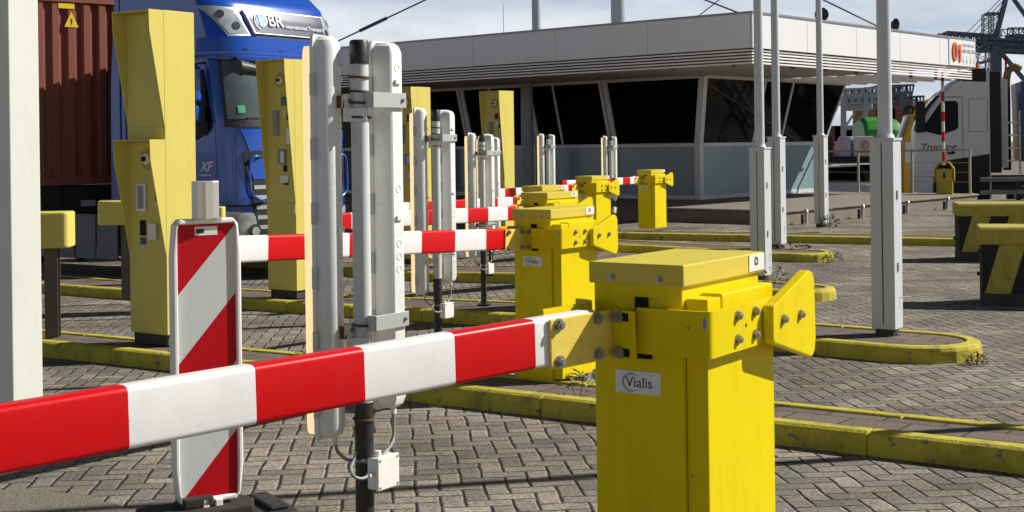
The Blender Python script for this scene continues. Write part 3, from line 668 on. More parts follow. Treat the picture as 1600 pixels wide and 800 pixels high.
# ------------------------------------------------------------------ striped beacon sign
def make_beacon():
    t = thing('traffic_beacon', 'white framed beacon board with slanting red and white stripes in a black foot', 'beacon')
    # local x = width, faces -y
    W, H0, H1 = .272, .196, 1.289
    def outline(e, sq=1.0):
        w = W / 2 - e; q = max(.1, sq)
        return [(-w + .030 * q, H0 + e), (w - .030 * q, H0 + e), (w - .012 * q, H0 + e + .025), (w, H0 + .14), (w, H1 - .14), (w - .010 * q, H1 - e - .022), (w - .030 * q, H1 - e), (-w + .030 * q, H1 - e), (-w + .010 * q, H1 - e - .022), (-w, H1 - .14), (-w, H0 + .14), (-w + .012 * q, H0 + e + .025)]
    o, i = outline(0), outline(.020, .1); n = len(o)
    mb = MB()
    prof = [(o, .035, 0), (o, -.010, 0), (outline(.006), -.016, 0), (outline(.015, .3), -.016, 0), (i, -.008, 0), (i, .0, 0)]
    for p, y, _ in prof: mb.v += [(x, y, z) for x, z in p]
    for k in range(len(prof) - 1):
        for j in range(n): mb.f.append((k * n + j, k * n + (j + 1) % n, (k + 1) * n + (j + 1) % n, (k + 1) * n + j)); mb.m.append(0)
    mb.f.append(tuple(range(n))); mb.m.append(0)
    mb.build('frame', PLAST, t, smooth=30)
    # board with stripes: face polygons cut by slanting lines
    bm = bmesh.new(); vs = [bm.verts.new((x, -.002, z)) for x, z in i]; bm.faces.new(vs)
    sl = 1.14; per = .265; zc0 = H1 - .022 - .268
    cuts = [zc0 + per * k for k in range(-6, 4)]
    for c in cuts:   # line z = c + sl*(x + w)
        bmesh.ops.bisect_plane(bm, geom=bm.faces[:] + bm.edges[:] + bm.verts[:], plane_co=(-W / 2 + .022, 0, c), plane_no=(-sl, 0, 1))
    for f in bm.faces:
        ce = f.calc_center_median(); k = math.floor((ce.z - sl * (ce.x + W / 2 - .022) - zc0) / per); f.material_index = (k + 1) % 2
    me = bpy.data.meshes.new('striped_board'); bm.to_mesh(me); bm.free()
    me.materials.append(RRED if False else RWHT); me.materials.append(RRED)
    b = bpy.data.objects.new('striped_board', me); col.objects.link(b); b.parent = t
    MB().box(-.045, .045, -.0035, -.0024, H1 - .064, H1 - .03).build('sticker', STICK, b)
    mb = MB(); mb.box(-.040, -.008, -.0045, -.0037, H1 - .055, H1 - .039); mb.build('print', INK, b)
    mb = MB(); mb.pz([(-.045, -.03), (-.02, -.036), (.02, -.036), (.045, -.03), (.045, .03), (-.045, .03)], H1 + .0, H1 + .145)
    hd = mb.build('lamp_socket', ALU, t, bevel=.003)
    mb = MB(); mb.box(-.0125, .0125, -.039, -.0365, H1 + .0, H1 + .145); mb.box(-.05, .06, -.018, -.006, H1 - .008, H1 + .004); mb.build('rib', ALU, hd)
    mb = MB(); 
    for x0, x1, zz in ((-.035, -.008, .02), (.015, .045, .012)): MB().box(x0, x1, -.03, .02, .15, H0 + zz).build('lug', PLAST, t, bevel=.004)
    # rubber foot: stepped, rounded slab with a raised seat and recesses
    mb = MB()
    L, Wd = .78, .42
    for (l, w, z0, z1) in ((L, Wd, 0, .085), (L - .04, Wd - .04, .0845, .120)):
        pts = []
        for cx, cy, a0 in ((l / 2 - .06, w / 2 - .06, 0), (-l / 2 + .06, w / 2 - .06, PI / 2), (-l / 2 + .06, -w / 2 + .06, PI), (l / 2 - .06, -w / 2 + .06, 1.5 * PI)):
            pts += [(cx + .06 * math.cos(a0 + k * PI / 10), cy + .06 * math.sin(a0 + k * PI / 10)) for k in range(6)]
        mb.pz(pts, z0, z1)
    mb.pz([(-.20, -.10), (.20, -.10), (.24, 0), (.20, .10), (-.20, .10), (-.24, 0)], .1195, .15)
    for sx in (-1, 1): mb.box(sx * .30 - .04, sx * .30 + .04, -.12, .12, .1195, .137)
    mb.box(-.06, .06, -.05, .05, .1495, .185); mb.build('rubber_foot', RUBBER, t, bevel=.008, loc=(-.05, .02, 0)).scale = (1, 1, 1.22)
    return t
bc = make_beacon()
p = pt(324, 560, 5.2); bc.location = (p.x, p.y, gz(p.x, p.y) + .004); bc.rotation_euler = (0, 0, math.radians(32))

# ------------------------------------------------------------------ posts and masts
t = thing('square_post', 'off white square steel post at the left edge of the picture', 'post')
MB().box(-.095, .095, -.11, .11, .01, 3.6).build('post_body', CREAM, t, bevel=.006)
MB().box(-.15, .15, -.16, .16, 0, .0099).build('base_plate', ZINC, t)
p = pt(22, 400, 7.4); t.location = (p.x, p.y, gz(p.x, p.y)); t.rotation_euler = (0, 0, TH)
def guard(label, px, pyt, D, s, hgt, lift=.118):
    t = thing('guard_post', label, 'guard post', group='posts with yellow guard heads')
    p = pt(px, 300, D); base = gz(p.x, p.y) + lift
    mb = MB(); mb.box(-.055, .055, -.05, -.042, 0, hgt); mb.box(-.055, .055, .042, .05, 0, hgt); mb.box(-.008, .008, -.042, .042, 0, hgt); mb.build('post', mat('weathered_steel_post', (.12, .105, .085), .8, var=.2, dirt=.4, scale=8), t)
    pts = [(-.34, -.02), (-.30, -.11), (-.16, -.15), (.12, -.15)] + [(.12 + .05 * math.sin(k * PI / 10), -.10 - .05 * math.cos(k * PI / 10)) for k in range(1, 6)] + [(.17 - .0, .10)] + [(.12 + .05 * math.cos(k * PI / 10), .10 + .05 * math.sin(k * PI / 10)) for k in range(1, 6)] + [(-.30, .15), (-.34, .10)]
    MB().pz(pts, hgt - .0, hgt + .30).build('head', YFADE, t, bevel=.015)
    t.location = (p.x, p.y, base); t.scale = (s, s, s); t.rotation_euler = (0, 0, math.radians(6))
guard('dark steel post with a rounded yellow head beside the off white square post', 80, 0, 11.15, .98, .76)
guard('dark steel post with a yellow head just left of the double hooded terminal', 196, 0, 15.6, .92, .95, .05)
guard('yellow headed steel post showing over the top right corner of the striped beacon', 332, 0, 17.4, .9, .85, .05)

def make_mast(label, hb):
    t = thing('lamp_mast', label, 'mast', group='grey masts with boxed lower part')
    b = MB().box(-.092, .092, -.092, .092, .06, hb).build('mast_box', MAST, t, bevel=.005)
    MB().box(-.0945, -.0925, -.004, .004, .1, hb - .02).build('door_seam', INK, b)
    mb = MB(); mb.box(-.10, .10, -.10, .10, hb + .0005, hb + .02); mb.cyl((0, 0, hb + .0205), (0, 0, hb + .05), .075, .062, n=20); mb.build('collar', MAST, t, smooth=25)
    MB().cyl((0, 0, hb + .03), (0, 0, 7.2), .056, .042, n=20).build('pole', MAST, t, smooth=40)
    mb = MB(); mb.cyl((0, 0, 0), (0, 0, .0595), .10, .085, n=14); mb.build('footing', DARKC, t)
    for z in (.50, hb - .45):
        mb = MB(); mb.box(-.03, -.012, -.104, -.0925, z, z + .07); mb.build('latch', ZINC, b, bevel=.002)
    mb = MB(); mb.cyl((.02, -.093, .30), (.09, -.16, .295), .004, n=6); mb.build('bolt_rod', ZINC, b)
    return t
def place_mast(o, px, D, s=1.0):
    p = pt(px, 300, D); o.location = (p.x, p.y, gz(p.x, p.y) + .10); o.scale = (s, s, s); o.rotation_euler = (0, 0, TH)
m1 = make_mast('nearest grey mast, on the rounded kerb island right of the foreground barrier', 1.50)
for px, D, s, lab in ((1188, 15.4, 1.0, 'leftmost grey mast, rising directly behind the lid of the foreground barrier'), (1214, 20.1, 1.10, 'grey mast on the far rounded kerb island, close right of the leftmost mast'), (1283, 25.0, 1.12, 'farthest grey mast, with green weeds at its foot')):
    o = copy_tree(m1); o['label'] = lab; place_mast(o, px, D, s)
place_mast(m1, 1384, 10.55, 1.02)
o = copy_tree(m1); o['label'] = 'unseen grey mast added right of the kerbs to throw a shadow streak'; o.location = (5.3, 7.55, gz(5.3, 7.55)); o.rotation_euler = (0, 0, TH)  # unseen mast, added to throw a shadow streak across the paving

# ------------------------------------------------------------------ office building
TB = math.radians(49)
BO = Vector((4.61, 33.2, .25))
def bw(x, y, z): return BO + Vector((x * math.cos(TB) - y * math.sin(TB), x * math.sin(TB) + y * math.cos(TB), z))
# concrete platform (part of the terrain)
mb = MB(); mb.box(-3.85, 6.0, -4.56, 17.5, -1.2, -.055); mb.box(-3.89, 6.02, -4.60, 17.6, -.05, 0)
o = mb.build('platform', CONC, bevel=.012, loc=BO, rot=(0, 0, TB)); o['kind'] = 'structure'
bl = thing('office_building', 'single storey port office with outward leaning dark windows and wide white louvred roof', 'building', BO, TB)
OV, SILL, HEAD = .45, 1.35, 3.02
FX, LY = 6.4, 16.5      # glazed length to the right (local x), to the left (local y)
def lean(u, z):          # outward offset at height z
    return OV * max(0, (z - SILL) / (HEAD - SILL))
cl = [0, 2.62, 5.2, 7.65, 10.2, 13.3, 16.5]
cr = [0, 2.5, 3.93, 6.4]
# lower frosted panels, upper glass, frames: left face lies in local x = 0, right face in local y = 0
def lquad(mb, y0, y1, z0, z1, off, th, ext=(0, 0)):
    v = []
    for w in (0, th):
        for y, z in ((y0, z0), (y1, z0), (y1, z1), (y0, z1)):
            e = ext[0] * lean(0, z) if y == y0 else (-ext[1] * lean(0, z))
            v.append((-lean(0, z) - off + w, y - e, z))
    mb.add(v, [(0, 1, 2, 3), (7, 6, 5, 4), (0, 4, 5, 1), (1, 5, 6, 2), (2, 6, 7, 3), (3, 7, 4, 0)])
def rquad(mb, x0, x1, z0, z1, off, th, ext=(0, 0)):
    v = []
    for w in (0, th):
        for x, z in ((x0, z0), (x1, z0), (x1, z1), (x0, z1)):
            e = ext[0] * lean(0, z) if x == x0 else (-ext[1] * lean(0, z))
            v.append((x - e, -lean(0, z) - off + w, z))
    mb.add(v, [(3, 2, 1, 0), (4, 5, 6, 7), (1, 5, 4, 0), (2, 6, 5, 1), (3, 7, 6, 2), (0, 4, 7, 3)])
g = .07
for i in range(len(cl) - 1):
    y0, y1 = cl[i] + g, cl[i + 1] - g
    m = MB(); lquad(m, y0, y1, SILL + .05, HEAD - .05, 0, .03, (1 if i == 0 else 0, 0))
    w = m.build('window', GLASS if i < 4 else mat('dark_wall_panel', (.045, .045, .05), .6, var=.1), bl)
    m = MB(); lquad(m, y0, y1, .10, SILL - .04, 0, .03); m.build('lower_panel', LOWP if i < 4 else MATS['dark_wall_panel'], bl)
for y in (4.25, 6.52): m = MB(); lquad(m, y, y + .06, SILL + .03, HEAD - .03, .02, .05); m.build('mullion', FRAME, bl)
for i in range(len(cr) - 1):
    x0, x1 = cr[i] + .05, cr[i + 1] - .05
    m = MB(); rquad(m, x0, x1, SILL + .05, HEAD - .05, 0, .03, (1 if i == 0 else 0, 1 if i == 2 else 0)); m.build('window', GLASS, bl)
    m = MB(); rquad(m, x0, x1, .10, SILL - .04, 0, .03); m.build('lower_panel', LOWP, bl)
# window posts
for i, y in enumerate(cl[:5]):
    m = MB(); ww = .105 if i else .10
    if i == 0:
        for z0, z1 in ((.0, SILL), (SILL, HEAD)):
            v = [(-lean(0, z) + dx, -lean(0, z) + dy, z) for z in (z0, z1) for dx, dy in ((-.06, -.06), (.10, -.06), (.10, .10), (-.06, .10))]
            m.add(v, [(3, 2, 1, 0), (4, 5, 6, 7), (0, 1, 5, 4), (1, 2, 6, 5), (2, 3, 7, 6), (3, 0, 4, 7)])
    else:
        lquad(m, y - .15, y - .02, SILL, HEAD, .05, .12); lquad(m, y - .15, y - .02, 0, SILL, .05, .12)
        lquad(m, y + .02, y + .11, SILL, HEAD, .05, .12); lquad(m, y + .02, y + .11, 0, SILL, .05, .12)
    m.build('window_post', FRAME, bl)
for x in cr[1:]:
    m = MB(); rquad(m, x - .045, x + .03, SILL, HEAD, .03, .08, (0, 0) if x < 6 else (-1, 1)); rquad(m, x - .045, x + .03, 0, SILL, .03, .08); m.build('window_post', FRAME, bl)
# sill, head and base rails
for z0, z1, o_ in ((SILL - .04, SILL + .05, .035), (HEAD - .05, HEAD + .05, .03), (0.0, .10, .03)):
    ln = lean(0, (z0 + z1) / 2)
    m = MB(); m.box(-ln - o_, -ln + .06, .12 - ln, LY, z0, z1); m.box(.12 - ln, FX + (ln if ln > .3 else 0), -ln - o_, -ln + .06, z0, z1); m.build('rail', FRAME, bl)
# core walls so that the office is a closed volume
mb = MB(); mb.box(.35, FX - .1, .35, 15.5, 0, HEAD + .1); mb.build('inner_core', mat('dark_interior', (.02, .02, .022), .9, var=.2), bl)
mb = MB(); mb.box(FX - .09, FX + .02, .06, 12, .001, 2.99); mb.build('end_wall', mat('end_wall_panel', (.25, .25, .26), .6), bl)
# roof
RX0, RX1, RY0, RY1 = -3.84, 7.76, -3.84, 17
Z0, Z1 = 3.345, 4.06
rf = MB().box(RX0 + .05, RX1 - .05, RY0 + .05, RY1 - .05, Z0 + .08, Z1 - .04).build('roof', SOFF, bl)
def panels(name, a0, a1, horiz, fixed, inner, step):
    n = max(1, round((a1 - a0) / step)); m = MB()
    for k in range(n):
        u0 = a0 + (a1 - a0) * k / n + .006; u1 = a0 + (a1 - a0) * (k + 1) / n - .006
        if horiz: m.box(u0, u1, min(fixed, inner), max(fixed, inner), Z0, Z1)
        else: m.box(min(fixed, inner), max(fixed, inner), u0, u1, Z0, Z1)
    return m.build(name, FASC, rf, bevel=.004, seg=1)
panels('fascia', RX0, RX1, True, RY0, RY0 + .04, 2.3)
panels('fascia', RY0 + .045, RY1, False, RX0, RX0 + .04, 2.75)
panels('fascia', RY0 + .045, RY1, False, RX1, RX1 - .04, 2.75)
mb = MB(); mb.box(RX0 - .02, RX1 + .02, RY0 - .02, RY0 + .14, Z1 + .001, Z1 + .045); mb.box(RX0 - .02, RX0 + .14, RY0 + .141, RY1, Z1 + .001, Z1 + .045); mb.box(RX1 - .14, RX1 + .02, RY0 + .141, RY1, Z1 + .001, Z1 + .045)
mb.build('parapet_cap', mat('parapet_cap_metal', (.30, .31, .33), .4, metal=.4), rf)
# louvres: five tilted slats round the eaves
def slat(y0, y1, z):   # cross-section points (offset outward, z)
    return [(.0, z - .006), (.14, z - .022), (.145, z - .018), (.145, z + .010), (.138, z + .015), (0, z + .006)]
for axis in (0, 1):
    m = MB()
    for k in range(5):
        z = 3.305 - .066 * k; base = .30 - .018 * k
        cs = [(-base - .0 + 0 * 0 + o, zz) for o, zz in slat(0, 0, z)]
        if axis == 0:   # right face, along x at y = RY0
            sec = [(RY0 + .18 - o, zz) for o, zz in slat(0, 0, z)]; m.px(sec, RX0 + .04, RX1 - .15)
        else:
            sec = [(RX0 + .18 - o, zz) for o, zz in slat(0, 0, z)]; m.py(sec, RY0 + .04, RY1 - .1)
    m.build('louvre', LOUV, rf)
BG = mat('bracket_grey', (.16, .15, .14), .6)
for k in range(8): MB().box(RX0 + .6 + k * 1.5, RX0 + .64 + k * 1.5, RY0 + .22, RY0 + .30, 2.98, 3.34).build('louvre_bracket', BG, rf)
for k in range(12): MB().box(RX0 + .22, RX0 + .30, RY0 + .6 + k * 1.5, RY0 + .64 + k * 1.5, 2.98, 3.34).build('louvre_bracket', BG, rf)
# backing and soffit over the glazed part (the right end stays open louvre)
m = MB(); m.box(RX0 + .31, 2.9, RY0 + .31, RY0 + .34, 3.06, Z0 + .07); m.box(RX0 + .31, RX0 + .34, RY0 + .345, RY1 - .2, 3.06, Z0 + .07)
m.build('backing', mat('louvre_backing', (.14, .135, .13), .8), rf)
MB().box(RX0 + .345, 2.9, RY0 + .345, RY1 - .3, 3.045, 3.058).build('soffit', SOFF, rf)
# open slats under the right end
m = MB()
for k in range(7):
    m.px([(RY0 + .55 + k * .5, 3.04), (RY0 + .64 + k * .5, 3.0), (RY0 + .64 + k * .5, 3.02), (RY0 + .55 + k * .5, 3.06)], 2.92, RX1 - .15)
m.build('underside_slats', LOUV, rf)
# round column and leaning supports
mb = MB(); mb.cyl((0, 0, 0), (0, 0, 3.04), .165, n=24); c_ = mb.build('round_column', mat('blue_grey_column', (.25, .29, .34), .45, var=.05), bl, smooth=40, loc=(-1.0, 4.7, 0))
# dark red door at the far left
MB().box(-.30, -.25, 8.3, 9.4, .1, 2.6).build('door', mat('dark_red_door', (.12, .02, .02), .5), bl)
# number sign on the fascia
sg = MB().box(RX1 - 1.75, RX1 - .03, RY0 - .020, RY0 - .004, Z0 + .015, Z1 - .015).build('number_sign', FASC, rf)
ORNG = mat('sign_orange', (.70, .13, .03), .5, var=.04)
text('0', .66, 'numeral', ORNG, sg, (RX1 - 1.42, RY0 - .022, Z0 + .35), (1, 0, 0), (0, 0, 1), .03, bold=.016)
m = MB(); x = RX1 - 1.10; m.py([(x - .045, Z0 + .12), (x + .055, Z0 + .12), (x + .055, Z0 + .58), (x - .03, Z0 + .58), (x - .15, Z0 + .49), (x - .15, Z0 + .41), (x - .045, Z0 + .47)], RY0 - .052, RY0 - .0205); m.build('numeral', ORNG, sg)
text('HIER MELDEN', .145, 'lettering', GREYP, sg, (RX1 - .50, RY0 - .022, Z0 + .405), (1, 0, 0), (0, 0, 1), .002)
m = MB()
for k in range(4):
    x = RX1 - .86 + k * .24
    m.py([(x - .016, Z0 + .16), (x + .016, Z0 + .16), (x + .016, Z0 + .28), (x - .016, Z0 + .28)], RY0 - .023, RY0 - .0205); m.py([(x, Z0 + .06), (x + .045, Z0 + .155), (x - .045, Z0 + .155)], RY0 - .023, RY0 - .0205)
m.build('arrow_marks', GREYP, sg)
m = MB()
for k in range(9):
    x = RX1 - .90 + k * .093; m.box(x, x + .055, RY0 - .023, RY0 - .0205, Z0 + .53, Z0 + .60)
m.build('small_print', GREYP, sg)
# steel hooks along the platform edge
hk = None
for i, (px, py) in enumerate(((1248, 338), (1331, 330), (1404, 322), (1470, 318))):
    D = [27.75, 28.9, 30.1, 31.3][i]
    if hk is None:
        hk = thing('fender_hook', 'grey steel hook bolted to the platform face', 'steel hook', group='steel hooks along the platform face')
        mb = MB(); pts = [(0, -.16), (0, .04)] + [(-.07 + .07 * math.cos(k * PI / 8), .04 + .07 * math.sin(k * PI / 8)) for k in range(1, 9)]
        mb.tube([(0, y, z) for y, z in pts], .035, 8); mb.build('hook', ZINC, hk, smooth=60)
        MB().box(-.10, -.06, -.09, .05, -.20, .02).build('back_plate', CHAS, hk)
        o = hk
    else: o = copy_tree(hk)
    s_ = (.92, 3.05, 4.95, 6.9)[i] - 4.0
    q = bw([-3.4, -.9, 1.35, 3.6][i], -4.78, -.12)
    o.location = q; o.rotation_euler = (0, 0, TB - PI / 2 + .6)
# roof things
def horn(label, q, rz):
    t = thing('horn_speaker', label, 'loudspeaker', q, rz, 'horn loudspeakers on the roof edge'); t.scale = (.8, .8, .8)
    mb = MB(); mb.lathe([(.03, -.22), (.055, -.2), (.06, -.08), (.075, 0), (.17, .14), (.20, .16), (.185, .155), (.06, .02), (0.0, .0)], n=20); h = mb.build('horn', mat('horn_dark_grey', (.03, .034, .042), .5), t, smooth=40, loc=(0, 0, .22), rot=(0, PI / 2, 0))
    mb = MB(); mb.cyl((0, 0, 0), (0, 0, .2), .02, n=8); mb.box(-.1, .1, -.06, .06, 0, .012); mb.build('bracket', CHAS, t)
horn('dark horn loudspeaker facing the viewer on the roof edge beside the farthest grey mast', bw(-.45, -3.6, 4.08), math.radians(-95))
horn('dark horn loudspeaker turned sideways on the roof edge right of the nearest mast', bw(3.15, -3.6, 4.08), math.radians(20))
def roofmast(label, px, D, r, top):
    p = pt(px, 20, D); t = thing('tall_pylon', label, 'pylon', (p.x, p.y, -.05), 0, 'pale tubular pylons behind the roof')
    mb = MB(); mb.lathe([(r * 1.9, 0), (r * 1.9, .05), (r, .06), (r, top)], n=24); mb.build('tube', mat('pylon_blue_white', (.42, .46, .52), .4, var=.04), t, smooth=35)
    mb = MB(); mb.lathe([(r * 1.06, 5.3), (r * 1.06, 5.42)], n=24); mb.build('flange', MATS['pylon_blue_white'], t, smooth=35)
roofmast('thinner pale tubular pylon rising behind the office roof', 838, 55, .185, 16)
roofmast('thicker pale tubular pylon rising behind the middle of the office roof', 966, 52, .285, 16)
def whip(label, q, h, wide):
    t = thing('roof_antenna', label, 'antenna', q, 0)
    mb = MB(); mb.lathe([(.10, 0), (.09, .12), (.03, .24), (.012, .26), (.008, h)], n=10); mb.build('whip', MAST, t, smooth=40)
    if wide:
        mb = MB(); mb.bar((-.35, 0, .30), (.35, 0, .30), .05); mb.bar((-.2, 0, .3), (-.2, 0, .75), .05); mb.bar((.05, 0, .3), (.05, 0, 1.0), .07); mb.build('crossbar', MAST, t)
whip('thin whip antenna with a bulb foot on the roof between the two pylons', bw(-2.0, 4.6, 4.06), 1.0, False)
whip('cluster antenna with a crossbar at the left end of the roof', bw(-3.2, 11.6, 4.05), 1.15, True)
mb = MB()
def cable(label, a, b, r, fat=None, sag=0.0):
    mb = MB(); pts = [a.lerp(b, k / 12) - Vector((0, 0, sag * 4 * (k / 12) * (1 - k / 12))) for k in range(13)]; mb.tube(pts, r, 6)
    if fat: mb.cyl(a.lerp(b, fat[0]), a.lerp(b, fat[1]), r * 2.2, n=8)
    tag(mb.build('stay_cable', mat('cable_dark', (.03, .032, .036), .5), smooth=60), label, 'cable', 'stay cables above the office roof')
e1 = bw(-3.0, 10.9, 4.1); cable('dark stay cable with a turnbuckle rising from the left end of the roof', e1, pt(760, -45, 36), .022, (.28, .44))
cable('dark stay cable ending at a clamp on the roof corner nearest the viewer', bw(-1.2, -2.6, 4.1), pt(985, -45, 40), .022, (.02, .10))
cable('thin stay cable crossing another one above the roof corner', bw(.6, 1.2, 4.1), pt(1200, -60, 34), .014)
cable('dark stay cable sloping down to the roof edge right of the farthest mast', bw(4.8, -3.0, 4.1), pt(1215, -35, 30), .022)

# ------------------------------------------------------------------ platform railing, bin, striped pole
t = thing('platform_railing', 'steel railing with thin wires at the end of the concrete platform', 'railing', BO, TB)
BRZ = mat('warm_steel', (.42, .36, .30), .4, metal=.3)
for i, y in enumerate((-4.42, -2.85, -1.3, .2)):
    mb = MB(); mb.box(5.86, 5.91, y - .025, y + .025, 0, 1.10); mb.box(5.80, 5.97, y - .07, y + .07, 0.0005, .014); mb.build('rail_post', BRZ, t)
MB().box(5.855, 5.915, -4.45, .23, 1.101, 1.15).build('handrail', BRZ, t)
mb = MB()
for z in (.3, .55, .8): mb.cyl((5.885, -4.42, z), (5.885, .2, z), .006, n=6)
mb.build('wire', BRZ, t)
t = thing('litter_bin', 'yellow waste bin with a dark hooded top on the platform end', 'bin', bw(5.4, -3.95, 0), TB - PI / 2 + .35); t.scale = (.82, .82, .84)
BY = mat('bin_yellow', (.42, .34, .006), .45, var=.06)
MB().py([(-.24, .0), (.24, 0), (.25, .78), (-.25, .78)], -.2, .2).build('bin_body', BY, t, bevel=.02)
mb = MB(); mb.py([(-.27, .75), (-.23, .80), (-.12, .95), (.12, .95), (.23, .80), (.27, .75), (.27, .42), (.30, .42), (.30, .78), (.15, 1.0), (-.15, 1.0), (-.30, .78), (-.30, .42), (-.27, .42)], -.22, .24); mb.build('hood', BY, t)
MB().box(-.2, .2, -.202, -.19, .79, .90).build('opening', HOLE, t)
MB().box(-.03, .03, -.216, -.2, .50, .66).build('latch', HOLE, t)
t = thing('striped_height_pole', 'thin red and white banded pole in front of the white truck', 'pole', Vector((pt(1474, 230, 36.2).x, 36.2, .25)), 0)
mb = MB()
for k in range(12): mb.cyl((0, 0, .27 * k), (0, 0, .27 * (k + 1)), .042, n=12, m=k % 2, caps=(k in (0, 11)))
mb.build('banded_tube', [WHT, RED], t, smooth=40)

# ------------------------------------------------------------------ concrete blocks
def make_block(label, L=2.4):
    t = thing('barrier_block', label, 'concrete block', group='yellow and black striped concrete blocks')
    H, W = .80, .62
    pr = [(-.31, .0), (.31, 0), (.31, .10), (.29, .125), (.275, .62), (-.275, .62), (-.29, .125), (-.31, .10)]
    # stripes: slanting bands cut in the long face
    bm = bmesh.new(); n = 60
    m0 = MB(); m0.px(pr, 0, L)
    me = bpy.data.meshes.new('striped_body'); me.from_pydata(m0.v, [], m0.f)
    bm.from_mesh(me); bmesh.ops.recalc_face_normals(bm, faces=bm.faces)
    bmesh.ops.bisect_plane(bm, geom=bm.faces[:] + bm.edges[:] + bm.verts[:], plane_co=(0, 0, .155), plane_no=(.02, 0, 1))
    st = .245; sl = .30
    for k in range(-3, int(L / st) + 3):
        bmesh.ops.bisect_plane(bm, geom=bm.faces[:] + bm.edges[:] + bm.verts[:], plane_co=(k * st + .02, 0, .1), plane_no=(1, 0, -sl))
    for f in bm.faces:
        c = f.calc_center_median()
        if c.z < .135: f.material_index = 2
        else: f.material_index = 1 if math.floor((c.x - sl * (c.z - .1) - .02) / st) % 2 else 0
    bm.to_mesh(me); bm.free()
    for m in (BKYEL, BKBLK, DARKC): me.materials.append(m)
    o = bpy.data.objects.new('striped_body', me); col.objects.link(o); o.parent = t
    mb = MB(); mb.px([(-.325, .622), (.325, .622), (.325, .765), (.295, .80), (-.295, .80), (-.325, .765)], -.025, L + .02); mb.build('cap', BKYEL, t, bevel=.012)
    mb = MB(); mb.cyl((-.03, .2, .28), (-.001, .2, .28), .02, n=10); mb.cyl((-.03, -.18, .55), (-.001, -.18, .55), .02, n=10); mb.build('pin', RUST, t)
    return t
k1 = make_block('nearer yellow and black striped concrete block at the right edge')
k2 = copy_tree(k1); k2['label'] = 'yellow and black striped concrete block behind the nearer one, partly hidden by it'
def pb(o, px, py, D, rz, s):
    p = pt(px, py, D); o.location = (p.x, p.y, gz(p.x, p.y)); o.rotation_euler = (0, 0, math.radians(rz)); o.scale = (s, s, s)
pb(k1, 1533, 478, 13.7, -17, .98); pb(k2, 1496, 410, 19.1, -12, 1.0)
# low kerb guard with a yellow wedge far right
t = thing('guard_rail_stack', 'three grey horizontal guard rails behind the striped blocks', 'guard rail', pt(1602, 310, 37.5), math.radians(2))
for z in (.98, .62, .24):
    MB().box(-1.25, 4, -.05, .05, z - .5, z - .38).build('rail_beam', SKIRT, t, bevel=.01)
for x in (-.2, 2.2): MB().box(x, x + .1, .055, .14, -1.2, .62).build('rail_post', CHAS, t)

# ------------------------------------------------------------------ weeds
def weed(label, q, n, r, h, m):
    mb = MB()
    for i in range(n):
        a = random.uniform(0, 2 * PI); rr = r * math.sqrt(random.random()); z = h * random.uniform(.05, 1) * (1 - .5 * rr / r)
        c = Vector((rr * math.cos(a), rr * math.sin(a), z)); s = random.uniform(.35, 1) * min(.06, r * .34)
        d = Vector((math.cos(a), math.sin(a), random.uniform(-.2, .9))).normalized(); e = d.cross(Vector((random.uniform(-1, 1), random.uniform(-1, 1), 1))).normalized()
        mb.add([c, c + d * s + e * s * .4, c + d * s * 1.8 + Vector((0, 0, -.2 * s)), c + d * s - e * s * .4], [(0, 1, 2, 3)])
    mb.cyl((0, 0, -.01), (0, 0, h * .12), .006, n=6)
    for i in range(max(3, n // 14)):
        a = random.uniform(0, 2 * PI); mb.tube([(0, 0, 0), (r * .3 * math.cos(a), r * .3 * math.sin(a), h * .5), (r * .6 * math.cos(a), r * .6 * math.sin(a), h * .8)], .003, 4)
    o = mb.build('weed', m); o.location = q; tag(o, label, 'weed', 'weeds growing in the joints')
def wq(px, py, D, dz=0): p = pt(px, py, D); p.z = gz(p.x, p.y) + dz; return p
weed('green leafy weed at the foot of the farthest grey mast', wq(1296, 352, 24.6, .10), 110, .17, .30, LEAF)
weed('dark weed tuft at the tip of the nearest rounded kerb', wq(1526, 545, 9.7), 130, .07, .10, LEAFD)
weed('dark tuft at the tip of the far rounded kerb', wq(1302, 396, 19.0), 90, .11, .16, LEAFD)
weed('small green weed with a stem against the kerb left of the foreground barrier', wq(903, 625, 8.0, .0), 40, .07, .24, LEAF)
weed('small weed on the kerb edge beside the pale tube of the largest lamp', wq(467, 556, 9.6, .12), 36, .06, .06, LEAF)
weed('sparse tall weed on the kerb island behind the foreground barrier fin', wq(1210, 436, 14.8, .1), 40, .14, .26, LEAF)
weed('thin grass growing on the far rounded kerb island around the mast', wq(1240, 388, 19.9, .1), 60, .25, .10, LEAFD)
weed('tiny weed behind the foreground barrier beside the second kerb', wq(915, 600, 8.5, .1), 70, .12, .09, LEAFD)

